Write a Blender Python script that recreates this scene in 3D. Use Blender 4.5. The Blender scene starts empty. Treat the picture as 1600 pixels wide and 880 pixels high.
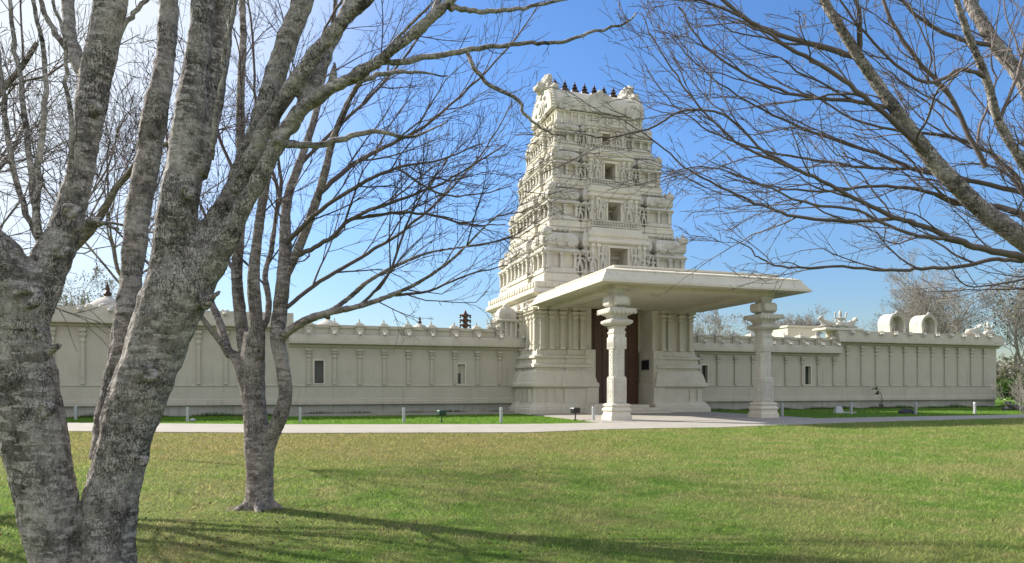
import bpy, math, random
import numpy as np
from mathutils import Vector, Matrix, Euler, noise

random.seed(7)
rng = np.random.default_rng(7)
R = math.radians
scene = bpy.context.scene
COL = scene.collection

# ------------------------------------------------------------------ camera
EYE, FPX, PXC, HOR = 1.6, 1050.0, 800.0, 605.0
cam_d = bpy.data.cameras.new("camera")
cam = bpy.data.objects.new("camera", cam_d)
COL.objects.link(cam)
cam.location = (0, 0, EYE)
cam.rotation_euler = (R(90), 0, 0)
cam_d.sensor_width = 36
cam_d.lens = FPX / 1600 * 36
cam_d.shift_y = (HOR - 440) / 1600
cam_d.clip_end = 5000
scene.camera = cam

# ------------------------------------------------------------------ light
SUN_AZ = Vector((-0.888, 0.46))          # horizontal direction towards the sun
SUN_EL = R(34)
hz = SUN_AZ.normalized() * math.cos(SUN_EL)
sdir = Vector((hz.x, hz.y, math.sin(SUN_EL)))
sun_d = bpy.data.lights.new("sun", 'SUN')
sun_d.energy = 5.0
sun_d.angle = R(0.53)
sun_d.color = (1.0, 0.945, 0.86)
sun = bpy.data.objects.new("sun", sun_d)
COL.objects.link(sun)
sun.rotation_euler = sdir.to_track_quat('Z', 'Y').to_euler()
sun.location = (-40, 30, 60)

w = bpy.data.worlds.new("World")
scene.world = w
w.use_nodes = True
nt = w.node_tree
sky = nt.nodes.new("ShaderNodeTexSky")
sky.sky_type = 'NISHITA'
sky.sun_disc = False
sky.sun_elevation = SUN_EL
sky.sun_rotation = math.atan2(SUN_AZ.x, SUN_AZ.y)
sky.air_density = 1.0
sky.dust_density = .6
sky.ozone_density = 3.0
bg = nt.nodes["Background"]
bg.inputs[1].default_value = 0.13
# thin bright veil of high haze around the sun, deeper blue away from it
wtc = nt.nodes.new("ShaderNodeTexCoord")
dot = nt.nodes.new("ShaderNodeVectorMath"); dot.operation = 'DOT_PRODUCT'; dot.inputs[1].default_value = sdir
nrm = nt.nodes.new("ShaderNodeVectorMath"); nrm.operation = 'NORMALIZE'
nt.links.new(wtc.outputs["Generated"], nrm.inputs[0]); nt.links.new(nrm.outputs[0], dot.inputs[0])
mrv = nt.nodes.new("ShaderNodeMapRange"); mrv.interpolation_type = 'SMOOTHSTEP'
mrv.inputs[1].default_value = .66; mrv.inputs[2].default_value = .90; mrv.inputs[3].default_value = 0; mrv.inputs[4].default_value = .95
nt.links.new(dot.outputs["Value"], mrv.inputs[0])
hsv = nt.nodes.new("ShaderNodeHueSaturation"); hsv.inputs["Saturation"].default_value = 1.22; hsv.inputs["Value"].default_value = .93; hsv.inputs["Hue"].default_value = .506
nt.links.new(sky.outputs[0], hsv.inputs["Color"])
hs_ = nt.nodes.new("ShaderNodeSeparateXYZ"); nt.links.new(nrm.outputs[0], hs_.inputs[0])
hm = nt.nodes.new("ShaderNodeMapRange"); hm.inputs[1].default_value = 0; hm.inputs[2].default_value = .30; hm.inputs[3].default_value = .50; hm.inputs[4].default_value = 1.0
nt.links.new(hs_.outputs[2], hm.inputs[0])
hmul = nt.nodes.new("ShaderNodeVectorMath"); hmul.operation = 'SCALE'
nt.links.new(hsv.outputs[0], hmul.inputs[0]); nt.links.new(hm.outputs[0], hmul.inputs["Scale"])
vm = nt.nodes.new("ShaderNodeMix"); vm.data_type = 'RGBA'
vm.inputs[7].default_value = (4.0, 4.25, 4.5, 1)
nt.links.new(mrv.outputs[0], vm.inputs[0]); nt.links.new(hmul.outputs[0], vm.inputs[6])
# broken white cloud added unseen behind the camera, to lift fill on shaded faces
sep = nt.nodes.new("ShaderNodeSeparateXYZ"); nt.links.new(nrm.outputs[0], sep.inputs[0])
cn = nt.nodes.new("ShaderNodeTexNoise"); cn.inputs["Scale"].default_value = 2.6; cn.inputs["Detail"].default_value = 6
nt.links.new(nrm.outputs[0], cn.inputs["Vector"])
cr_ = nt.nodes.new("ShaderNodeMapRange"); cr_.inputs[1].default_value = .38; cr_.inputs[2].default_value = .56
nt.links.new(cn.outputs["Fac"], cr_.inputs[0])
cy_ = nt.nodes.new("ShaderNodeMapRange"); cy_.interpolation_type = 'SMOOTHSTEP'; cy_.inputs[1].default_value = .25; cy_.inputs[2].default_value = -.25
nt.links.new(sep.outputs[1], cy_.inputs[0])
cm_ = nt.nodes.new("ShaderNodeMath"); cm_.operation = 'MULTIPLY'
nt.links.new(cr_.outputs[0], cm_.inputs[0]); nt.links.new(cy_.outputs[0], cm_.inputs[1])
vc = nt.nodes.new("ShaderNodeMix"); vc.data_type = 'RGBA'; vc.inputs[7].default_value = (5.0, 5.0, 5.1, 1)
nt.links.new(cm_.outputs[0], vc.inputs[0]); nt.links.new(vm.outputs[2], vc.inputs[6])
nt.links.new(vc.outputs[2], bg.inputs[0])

scene.view_settings.view_transform = 'Standard'
scene.view_settings.look = 'None'
scene.view_settings.exposure = 0.85
scene.view_settings.gamma = 1.0
scene.view_settings.use_curve_mapping = False
scene.render.engine = 'CYCLES'
scene.cycles.use_denoising = True
scene.cycles.use_adaptive_sampling = False
w.cycles.sampling_method = 'MANUAL'
w.cycles.sample_map_resolution = 1024
scene.cycles.denoiser = 'OPENIMAGEDENOISE'
scene.cycles.max_bounces = 6
scene.cycles.transparent_max_bounces = 8

# ------------------------------------------------------------------ materials
def new_mat(name):
    m = bpy.data.materials.new(name)
    m.use_nodes = True
    n = m.node_tree.nodes
    l = m.node_tree.links
    return m, n, l, n["Principled BSDF"]

def tex_coord(n, l, scale=(1, 1, 1), kind="Object"):
    tc = n.new("ShaderNodeTexCoord")
    mp = n.new("ShaderNodeMapping")
    mp.inputs["Scale"].default_value = scale
    l.new(tc.outputs[kind], mp.inputs[0])
    return mp.outputs[0]

def nz(n, l, vec, scale, detail=4, rough=.55):
    t = n.new("ShaderNodeTexNoise")
    t.inputs["Scale"].default_value = scale
    t.inputs["Detail"].default_value = detail
    t.inputs["Roughness"].default_value = rough
    l.new(vec, t.inputs["Vector"])
    return t.outputs["Fac"]

def ramp(n, l, fac, stops):
    r = n.new("ShaderNodeValToRGB")
    while len(r.color_ramp.elements) < len(stops):
        r.color_ramp.elements.new(0.5)
    for e, (p, c) in zip(r.color_ramp.elements, stops):
        e.position = p
        e.color = (c[0], c[1], c[2], 1) if not isinstance(c, (int, float)) else (c, c, c, 1)
    l.new(fac, r.inputs[0])
    return r.outputs[0]

def mix(n, l, fac, a, b, mode='MIX'):
    m = n.new("ShaderNodeMix")
    m.data_type = 'RGBA'
    m.blend_type = mode
    for s, v in ((0, fac), (6, a), (7, b)):
        if isinstance(v, (int, float)):
            m.inputs[s].default_value = v
        elif isinstance(v, tuple):
            m.inputs[s].default_value = (*v, 1)
        else:
            l.new(v, m.inputs[s])
    return m.outputs[2]

def bump(n, l, bs, h, strength=.4, dist=.02):
    b = n.new("ShaderNodeBump")
    b.inputs["Strength"].default_value = strength
    b.inputs["Distance"].default_value = dist
    l.new(h, b.inputs["Height"])
    l.new(b.outputs[0], bs.inputs["Normal"])

def mat_plaster(name, base, dark, stain=(.30, .29, .23), bump_s=.15, grime=.6):
    m, n, l, bs = new_mat(name)
    v = tex_coord(n, l)
    c = mix(n, l, ramp(n, l, nz(n, l, v, .9, 6), [(.3, 0.0), (.7, 1.0)]), dark, base)
    vs = tex_coord(n, l, (2.2, 2.2, .22))                     # rain streaks run down
    st = ramp(n, l, nz(n, l, vs, 1.6, 5, .65), [(.56, 0.0), (.80, grime)])
    c = mix(n, l, st, c, stain)
    fine = ramp(n, l, nz(n, l, v, 16, 3), [(.35, .86), (.65, 1.0)])
    c = mix(n, l, 1.0, c, fine, 'MULTIPLY')
    l.new(c, bs.inputs["Base Color"])
    bs.inputs["Roughness"].default_value = .85
    bs.inputs["Specular IOR Level"].default_value = .25
    bump(n, l, bs, nz(n, l, v, 22, 5), bump_s, .02)
    return m

def mat_plain(name, col, rough=.6, metal=0, var=.25, scale=6, bs_strength=.2):
    m, n, l, bs = new_mat(name)
    v = tex_coord(n, l)
    f = nz(n, l, v, scale, 4)
    c = mix(n, l, f, tuple(x * (1 - var) for x in col), tuple(min(1, x * (1 + var)) for x in col))
    l.new(c, bs.inputs["Base Color"])
    bs.inputs["Roughness"].default_value = rough
    bs.inputs["Metallic"].default_value = metal
    if bs_strength:
        bump(n, l, bs, nz(n, l, v, scale * 5, 4), bs_strength, .01)
    return m

M_STONE = mat_plaster("cream_plaster", (.68, .635, .53), (.595, .55, .455))
M_WALL = mat_plaster("wall_plaster", (.54, .50, .415), (.475, .44, .36), grime=.65, bump_s=.1)
M_BASE = mat_plaster("damp_plaster", (.46, .44, .385), (.36, .345, .295), stain=(.16, .16, .12), grime=.8, bump_s=.3)
M_CARVE = mat_plaster("carved_plaster", (.65, .62, .55), (.45, .425, .37), bump_s=.4, grime=.8)
M_CONC = mat_plaster("concrete", (.39, .36, .315), (.33, .30, .26), stain=(.36, .33, .28), grime=.4)
M_DARK = mat_plain("dark_interior", (.02, .02, .02), .9, 0, .2)
M_BRASS = mat_plain("tarnished_copper", (.06, .034, .026), .45, .5, .3, 9)
M_METAL_W = mat_plain("pale_metal", (.40, .41, .42), .45, .3, .1)
M_BLACK = mat_plain("black_metal", (.02, .02, .022), .45, .2, .2)
M_GLASS = mat_plain("dusty_glass", (.05, .055, .05), .15, 0, .5, 3, 0)
M_GREEN_METAL = mat_plain("green_metal", (.03, .07, .05), .5, .2)

def mat_wood():
    m, n, l, bs = new_mat("door_wood")
    v = tex_coord(n, l, (6, 6, .6))
    c = ramp(n, l, nz(n, l, v, 3, 6), [(.3, (.075, .036, .024)), (.7, (.14, .068, .044))])
    l.new(c, bs.inputs["Base Color"])
    bs.inputs["Roughness"].default_value = .5
    return m
M_WOOD = mat_wood()

def mat_bark(name, light, mid, dark, sc=1.0, lichen=.35):
    m, n, l, bs = new_mat(name)
    v = tex_coord(n, l)
    def warped(scale, amt, ws):
        vz = tex_coord(n, l, scale)
        w_ = n.new("ShaderNodeTexNoise"); w_.inputs["Scale"].default_value = ws; w_.inputs["Detail"].default_value = 3
        l.new(v, w_.inputs["Vector"])
        mx = n.new("ShaderNodeMix"); mx.data_type = 'RGBA'; mx.blend_type = 'LINEAR_LIGHT'; mx.inputs[0].default_value = amt
        l.new(vz, mx.inputs[6]); l.new(w_.outputs["Color"], mx.inputs[7])
        return mx.outputs[2]
    def cells(vec, scale, lo_, hi_):
        vo = n.new("ShaderNodeTexVoronoi"); vo.feature = 'DISTANCE_TO_EDGE'; vo.inputs["Scale"].default_value = scale
        l.new(vec, vo.inputs["Vector"])
        return ramp(n, l, vo.outputs["Distance"], [(lo_, 0.0), (hi_, 1.0)])
    crack = cells(warped((1, 1, .16), .045, 14 * sc), 46 * sc, .0, .13)       # long upright fissures
    plates = cells(warped((1, 1, .45), .05, 10 * sc), 17 * sc, .0, .07)
    rough_ = ramp(n, l, nz(n, l, v, 2.2 * sc, 5, .65), [(.40, 0.0), (.56, 1.0)])   # fissured here, smooth there
    big = nz(n, l, warped((1, 1, .8), .05, 5 * sc), 3.6 * sc, 10, .74)
    c = ramp(n, l, big, [(.36, dark), (.45, mid), (.56, light)])
    pale = tuple(min(1, q * 1.22) for q in light)
    band = ramp(n, l, nz(n, l, warped((1, 1, 3.2), .08, 5 * sc), 6.5 * sc, 6, .62), [(.52, 0.0), (.545, .85)])
    c = mix(n, l, band, c, pale)                                              # pale plates and bands round the limb
    scar = ramp(n, l, nz(n, l, warped((1, 1, 7), .06, 8 * sc), 10 * sc, 5, .65), [(.58, 0.0), (.61, .5)])
    c = mix(n, l, scar, c, dark)
    li = ramp(n, l, nz(n, l, v, 12 * sc, 9, .78), [(.55, 0.0), (.60, lichen)])
    c = mix(n, l, li, c, (.06, .068, .042))
    ck = mix(n, l, 1.0, mix(n, l, rough_, (1, 1, 1), crack), mix(n, l, .3, (1, 1, 1), plates), 'MULTIPLY')
    c = mix(n, l, .88, c, ck, 'MULTIPLY')
    l.new(c, bs.inputs["Base Color"])
    bs.inputs["Roughness"].default_value = .9
    bs.inputs["Specular IOR Level"].default_value = .2
    hgt = mix(n, l, .3, ck, nz(n, l, v, 34 * sc, 5, .6))
    bump(n, l, bs, hgt, .6, .02)
    return m
M_BARK = mat_bark("grey_bark", (.39, .355, .33), (.225, .20, .185), (.085, .076, .07), lichen=.7)
M_BARK2 = mat_bark("brown_grey_bark", (.36, .315, .29), (.23, .195, .175), (.11, .09, .08), 1.0, .2)
M_BRANCH = mat_plain("branch_bark", (.13, .105, .095), .85, 0, .5, 5, .4)
M_TWIG = mat_plain("twig_bark", (.085, .065, .058), .8, 0, .45, 3, 0)
M_TWIG_R = mat_plain("pale_twig_bark", (.13, .105, .095), .75, 0, .5, 2.5, 0)
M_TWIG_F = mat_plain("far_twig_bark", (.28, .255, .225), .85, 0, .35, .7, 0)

def mat_leaf(name, cols):
    m, n, l, bs = new_mat(name)
    g = n.new("ShaderNodeNewGeometry")
    c = ramp(n, l, g.outputs["Random Per Island"], [(i / max(1, len(cols) - 1), c) for i, c in enumerate(cols)])
    l.new(c, bs.inputs["Base Color"])
    bs.inputs["Roughness"].default_value = .7
    bs.inputs["Specular IOR Level"].default_value = .2
    tr = n.new("ShaderNodeBsdfTranslucent")
    l.new(c, tr.inputs[0])
    ms = n.new("ShaderNodeMixShader"); ms.inputs[0].default_value = .3
    l.new(bs.outputs[0], ms.inputs[1]); l.new(tr.outputs[0], ms.inputs[2])
    l.new(ms.outputs[0], n["Material Output"].inputs[0])
    return m
M_LEAF = mat_leaf("sparse_leaves", [(.05, .07, .025), (.09, .10, .035), (.13, .10, .06), (.07, .085, .03)])
M_LEAF_DRY = mat_leaf("dry_leaves", [(.24, .215, .18), (.29, .265, .23), (.17, .16, .11), (.14, .16, .08)])
M_LITTER = mat_leaf("fallen_leaves", [(.10, .05, .025), (.20, .12, .06), (.06, .04, .025), (.30, .22, .13)])
M_LEAF_GR = mat_leaf("green_leaves", [(.03, .07, .015), (.06, .11, .02), (.09, .14, .03)])

def lawn_colour(n, l, vec):
    """patchy winter lawn colour from world position"""
    big = nz(n, l, vec, .35, 5, .6)
    med = nz(n, l, vec, 1.3, 7, .72)
    c = ramp(n, l, med, [(.30, (.112, .240, .032)), (.46, (.182, .295, .060)), (.58, (.265, .320, .100)), (.72, (.37, .335, .165))])
    dry = ramp(n, l, big, [(.46, 0.0), (.62, .5)])
    c = mix(n, l, dry, c, (.36, .32, .15))
    sx = n.new("ShaderNodeSeparateXYZ"); l.new(vec, sx.inputs[0])
    def mr(sock, a, b, c0=0., c1=1.):
        k = n.new("ShaderNodeMapRange"); k.interpolation_type = 'SMOOTHSTEP'
        k.inputs[1].default_value = a; k.inputs[2].default_value = b
        k.inputs[3].default_value = c0; k.inputs[4].default_value = c1
        l.new(sock, k.inputs[0]); return k.outputs[0]
    def op(o, a, b):
        k = n.new("ShaderNodeMath"); k.operation = o
        for i, q in enumerate((a, b)):
            if isinstance(q, (int, float)): k.inputs[i].default_value = q
            else: l.new(q, k.inputs[i])
        return k.outputs[0]
    yy = op('SUBTRACT', sx.outputs[1], op('MULTIPLY', op('MAXIMUM', sx.outputs[0], 0.0), .40))   # distance towards the path, which bends away at right
    ky = mr(yy, 9, 18); kx = mr(sx.outputs[0], -3, 8, 1, .12); ko = mr(yy, 24, 26, 1, 0)
    k3 = op('MULTIPLY', op('MULTIPLY', ky, kx), op('MULTIPLY', ko, .62))
    c = mix(n, l, k3, c, (.30, .245, .105))
    ks = mr(yy, 26.5, 28.5, 0, .85)                       # watered strip by the wall
    return mix(n, l, ks, c, (.13, .27, .030))

def mat_lawn():
    m, n, l, bs = new_mat("lawn_soil")
    v = tex_coord(n, l)
    l.new(mix(n, l, 1.0, lawn_colour(n, l, v), (.62, .60, .58), 'MULTIPLY'), bs.inputs["Base Color"])
    bs.inputs["Roughness"].default_value = .95
    bs.inputs["Specular IOR Level"].default_value = .1
    bump(n, l, bs, nz(n, l, v, 30, 6, .7), 1.0, .05)
    return m
def mat_blades():
    m, n, l, bs = new_mat("grass_blades")
    v = tex_coord(n, l)
    c = lawn_colour(n, l, v)
    g = n.new("ShaderNodeNewGeometry")
    k = ramp(n, l, g.outputs["Random Per Island"], [(0, (.55, .62, .55)), (.5, (1.0, 1.02, .9)), (.8, (1.45, 1.35, 1.25)), (1, (2.3, 1.9, 2.2))])
    c = mix(n, l, 1.0, c, k, 'MULTIPLY')
    l.new(c, bs.inputs["Base Color"])
    bs.inputs["Roughness"].default_value = .6
    bs.inputs["Specular IOR Level"].default_value = .25
    tr = n.new("ShaderNodeBsdfTranslucent"); l.new(c, tr.inputs[0])
    ms = n.new("ShaderNodeMixShader"); ms.inputs[0].default_value = .5
    l.new(bs.outputs[0], ms.inputs[1]); l.new(tr.outputs[0], ms.inputs[2])
    l.new(ms.outputs[0], n["Material Output"].inputs[0])
    return m
M_LAWN = mat_lawn()
M_BLADE = mat_blades()

# ------------------------------------------------------------------ mesh helpers
class MB:
    def __init__(s):
        s.v = []; s.f = []
    def add(s, vs, fs):
        o = len(s.v)
        s.v += [tuple(p) for p in vs]
        s.f += [tuple(i + o for i in f) for f in fs]
        return s
    def box(s, x0, x1, y0, y1, z0, z1):
        return s.add([(x0, y0, z0), (x1, y0, z0), (x1, y1, z0), (x0, y1, z0), (x0, y0, z1), (x1, y0, z1), (x1, y1, z1), (x0, y1, z1)],
                     [(0, 3, 2, 1), (4, 5, 6, 7), (0, 1, 5, 4), (1, 2, 6, 5), (2, 3, 7, 6), (3, 0, 4, 7)])
    def sweep(s, poly, prof, top=True, bot=True):
        """poly: CCW axis-aligned outline; prof: (outward offset, z) from bottom up"""
        n = len(poly)
        nr = []
        for i in range(n):
            a, b = poly[i], poly[(i + 1) % n]
            dx, dy = b[0] - a[0], b[1] - a[1]
            L = math.hypot(dx, dy)
            nr.append((dy / L, -dx / L))
        vs = []
        for o, z in prof:
            for i in range(n):
                p, q = nr[i - 1], nr[i]
                k = 1 + p[0] * q[0] + p[1] * q[1]
                vs.append((poly[i][0] + o * (p[0] + q[0]) / k, poly[i][1] + o * (p[1] + q[1]) / k, z))
        fs = []
        for j in range(len(prof) - 1):
            for i in range(n):
                k = (i + 1) % n
                fs.append((j * n + i, j * n + k, (j + 1) * n + k, (j + 1) * n + i))
        if bot: fs.append(tuple(reversed(range(n))))
        if top: fs.append(tuple((len(prof) - 1) * n + i for i in range(n)))
        return s.add(vs, fs)
    def lathe(s, cx, cy, prof, k=12, rot=0.):
        vs = []
        for r, z in prof:
            for i in range(k):
                a = rot + 2 * math.pi * i / k
                vs.append((cx + r * math.cos(a), cy + r * math.sin(a), z))
        fs = []
        for j in range(len(prof) - 1):
            for i in range(k):
                q = (i + 1) % k
                fs.append((j * k + i, j * k + q, (j + 1) * k + q, (j + 1) * k + i))
        fs.append(tuple(reversed(range(k))))
        fs.append(tuple((len(prof) - 1) * k + i for i in range(k)))
        return s.add(vs, fs)
    def prism(s, pts, axis, a0, a1):
        """pts: 2-D outline; axis 'u' -> pts are (y,z) extruded along x, 'v' -> pts are (x,z) along y"""
        n = len(pts)
        mk = (lambda p, a: (a, p[0], p[1])) if axis == 'u' else (lambda p, a: (p[0], a, p[1]))
        vs = [mk(p, a0) for p in pts] + [mk(p, a1) for p in pts]
        fs = [(i, (i + 1) % n, n + (i + 1) % n, n + i) for i in range(n)]
        fs += [tuple(reversed(range(n))), tuple(range(n, 2 * n))]
        return s.add(vs, fs)
    def ell(s, c, r, seg=10, ring=7, rot=None):
        vs = []; fs = []
        for j in range(ring + 1):
            t = math.pi * j / ring
            for i in range(seg):
                a = 2 * math.pi * i / seg
                p = Vector((r[0] * math.sin(t) * math.cos(a), r[1] * math.sin(t) * math.sin(a), -r[2] * math.cos(t)))
                if rot: p = rot @ p
                vs.append((c[0] + p.x, c[1] + p.y, c[2] + p.z))
        for j in range(ring):
            for i in range(seg):
                q = (i + 1) % seg
                fs.append((j * seg + i, j * seg + q, (j + 1) * seg + q, (j + 1) * seg + i))
        return s.add(vs, fs)
    def tube(s, pts, rad, k=8):
        V, F = tube_arrays([np.array(p, float) for p in pts], rad, k)
        n = len(V)
        return s.add(V.tolist(), F.tolist() + [tuple(reversed(range(k))), tuple(range(n - k, n))])
    def mesh(s, name, smooth=False, fix=True):
        me = bpy.data.meshes.new(name)
        me.from_pydata(s.v, [], s.f)
        if fix:
            import bmesh
            b = bmesh.new(); b.from_mesh(me)
            bmesh.ops.recalc_face_normals(b, faces=b.faces)
            b.to_mesh(me); b.free()
        if smooth:
            me.polygons.foreach_set("use_smooth", [True] * len(me.polygons))
            try: me.set_sharp_from_angle(angle=R(38))
            except Exception: pass
        return me

def link(name, me, m, parent=None, loc=None, rotz=0, scale=None):
    o = bpy.data.objects.new(name, me)
    COL.objects.link(o)
    if me is not None and m is not None and len(me.materials) == 0:
        me.materials.append(m)
    if parent is not None: o.parent = parent
    if loc is not None: o.location = loc
    if rotz: o.rotation_euler = (0, 0, rotz)
    if scale is not None: o.scale = scale if not isinstance(scale, (int, float)) else (scale,) * 3
    return o

def part(name, mb, m, parent, smooth=False, **k):
    return link(name, mb.mesh(name, smooth), m, parent, **k)

def tag(o, label, cat, group=None, kind=None):
    if label: o["label"] = label
    if cat: o["category"] = cat
    if group: o["group"] = group
    if kind: o["kind"] = kind
    return o

def thing(name, label, cat, loc=(0, 0, 0), rotz=0, group=None):
    o = bpy.data.objects.new(name, None)
    o.empty_display_size = .3
    COL.objects.link(o)
    o.location = loc; o.rotation_euler = (0, 0, rotz)
    return tag(o, label, cat, group)

def structure(name, mb_or_me, m):
    me = mb_or_me.mesh(name) if isinstance(mb_or_me, MB) else mb_or_me
    o = link(name, me, m); o["kind"] = "structure"
    return o

def copy_tree(o, parent=None):
    c = o.copy(); COL.objects.link(c)
    if parent is not None: c.parent = parent
    for ch in list(o.children): copy_tree(ch, c)
    return c

def tube_arrays(P, rad, k):
    P = np.asarray(P); n = len(P)
    T = np.empty_like(P)
    T[1:-1] = P[2:] - P[:-2]; T[0] = P[1] - P[0]; T[-1] = P[-1] - P[-2]
    T /= np.linalg.norm(T, axis=1)[:, None] + 1e-9
    ref = np.array([0, 0, 1.]) if abs(T[0][2]) < .9 else np.array([1., 0, 0])
    U = np.empty_like(P)
    u = ref - T[0] * ref.dot(T[0]); u /= np.linalg.norm(u); U[0] = u
    for i in range(1, n):
        u = u - T[i] * u.dot(T[i]); u /= np.linalg.norm(u) + 1e-9; U[i] = u
    W = np.cross(T, U)
    a = np.arange(k) * 2 * math.pi / k
    r = np.asarray(rad, float).reshape(n, 1, 1)
    V = P[:, None, :] + r * (U[:, None, :] * np.cos(a)[None, :, None] + W[:, None, :] * np.sin(a)[None, :, None])
    V = V.reshape(-1, 3)
    i = np.arange(n - 1)[:, None] * k; j = np.arange(k)[None, :]; j2 = (j + 1) % k
    F = np.stack([i + j, i + j2, i + k + j2, i + k + j], -1).reshape(-1, 4)
    return V, F

class Tubes:
    """collects many branches in numpy arrays"""
    def __init__(s): s.V = []; s.F = []; s.n = 0
    def add(s, P, rad, k=3):
        V, F = tube_arrays(P, rad, k)
        s.V.append(V); s.F.append(F + s.n); s.n += len(V)
    def mesh(s, name, smooth=True):
        V = np.concatenate(s.V); F = np.concatenate(s.F)
        return raw_mesh(name, V, F, smooth)

def raw_mesh(name, V, F, smooth=False):
    me = bpy.data.meshes.new(name)
    k = F.shape[1]
    me.vertices.add(len(V)); me.vertices.foreach_set("co", np.ascontiguousarray(V, np.float32).ravel())
    me.loops.add(F.size); me.loops.foreach_set("vertex_index", np.ascontiguousarray(F, np.int32).ravel())
    me.polygons.add(len(F))
    me.polygons.foreach_set("loop_start", np.arange(0, F.size, k, dtype=np.int32))
    me.polygons.foreach_set("loop_total", np.full(len(F), k, np.int32))
    if smooth: me.polygons.foreach_set("use_smooth", np.ones(len(F), bool))
    me.update(calc_edges=True); me.validate()
    return me

def remeshed(name, mb, voxel, smooth_iter=4, noise_amp=0, noise_sc=8):
    """one continuous skin over overlapping solids"""
    me0 = mb.mesh(name + "_src")
    o = bpy.data.objects.new("tmp", me0); COL.objects.link(o)
    md = o.modifiers.new("r", 'REMESH'); md.mode = 'VOXEL'; md.voxel_size = voxel
    if smooth_iter:
        sm = o.modifiers.new("s", 'SMOOTH'); sm.iterations = smooth_iter; sm.factor = .5
    dg = bpy.context.evaluated_depsgraph_get()
    me = bpy.data.meshes.new_from_object(o.evaluated_get(dg))
    me.name = name
    bpy.data.objects.remove(o); bpy.data.meshes.remove(me0)
    if noise_amp:
        nv = len(me.vertices); co = np.empty(nv * 3, np.float32); me.vertices.foreach_get("co", co); co = co.reshape(-1, 3)
        no = np.empty(nv * 3, np.float32); me.vertex_normals.foreach_get("vector", no); no = no.reshape(-1, 3)
        d = np.array([noise.fractal(Vector((c[0] * noise_sc, c[1] * noise_sc, c[2] * noise_sc * .6)), .7, 2.1, 4) for c in co], np.float32)
        co += no * (d * noise_amp)[:, None]
        me.vertices.foreach_set("co", co.ravel())
    me.polygons.foreach_set("use_smooth", [True] * len(me.polygons))
    return me

def ground_at(px, py):
    Y = EYE * FPX / (py - HOR)
    return Vector(((px - PXC) / FPX * Y, Y, 0))
def at(px, py, Y):
    return Vector(((px - PXC) / FPX * Y, Y, EYE + (HOR - py) / FPX * Y))

# ================================================================== GROUND
gm = MB()
xs = [-900, -300, -120, -60, -30, -15, 0, 15, 30, 60, 120, 300, 900]
ys = [-60, -10, 0, 10, 20, 30, 45, 70, 120, 250, 600, 1500]
for y in ys:
    for x in xs: gm.v.append((x, y, 0))
for j in range(len(ys) - 1):
    for i in range(len(xs) - 1):
        a = j * len(xs) + i
        gm.f.append((a, a + 1, a + len(xs) + 1, a + len(xs)))
structure("ground", gm, M_LAWN)

# concrete path in front of the temple, cast in slabs with joints
lo_px = [(-260, 671), (100, 675), (450, 678), (830, 677), (960, 671.5), (1125, 669), (1338, 661), (1600, 653.5), (1800, 650)]
hi_px = [(-260, 659), (100, 661.5), (450, 664.5), (830, 664), (960, 661), (1125, 657.5), (1338, 653.5), (1600, 648.8), (1800, 646.5)]
lo = [ground_at(*p) for p in lo_px]; hi = [ground_at(*p) for p in hi_px]
def resample(pl, n):
    d = [0]
    for a, b in zip(pl, pl[1:]): d.append(d[-1] + (b - a).length)
    out = []
    for i in range(n):
        t = d[-1] * i / (n - 1)
        j = max(k for k in range(len(d)) if d[k] <= t + 1e-6); j = min(j, len(pl) - 2)
        out.append(pl[j].lerp(pl[j + 1], (t - d[j]) / (d[j + 1] - d[j])))
    return out
NS = 40
lo = resample(lo, NS); hi = resample(hi, NS)
pm = MB()
for i in range(NS - 1):
    g = .006 / (lo[i + 1] - lo[i]).length
    q = [lo[i].lerp(lo[i + 1], g), lo[i + 1].lerp(lo[i], g), hi[i + 1].lerp(hi[i], g), hi[i].lerp(hi[i + 1], g)]
    pm.add([(p.x, p.y, 0.002) for p in q] + [(p.x, p.y, .035) for p in q],
           [(4, 5, 6, 7), (0, 1, 5, 4), (1, 2, 6, 5), (2, 3, 7, 6), (3, 0, 4, 7)])
structure("path", pm, M_CONC)

# ================================================================== TOWER FRAME
ANG = math.atan2(.303, .953)
C = Vector((5.1, 46.05, 0))
rr = Vector((math.cos(ANG), math.sin(ANG), 0)); dd = Vector((-math.sin(ANG), math.cos(ANG), 0))
def loc(u, v, z=0): return C + rr * u + dd * v + Vector((0, 0, z))

pf = MB()
pf.box(-6.0, 5.9, -15.2, -5.0, -.05, .05)
fl = structure("porch_floor", pf, M_CONC); fl.location = C; fl.rotation_euler = (0, 0, ANG)

def rect(u0, u1, v0, v1): return [(u0, v0), (u1, v0), (u1, v1), (u0, v1)]

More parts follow.
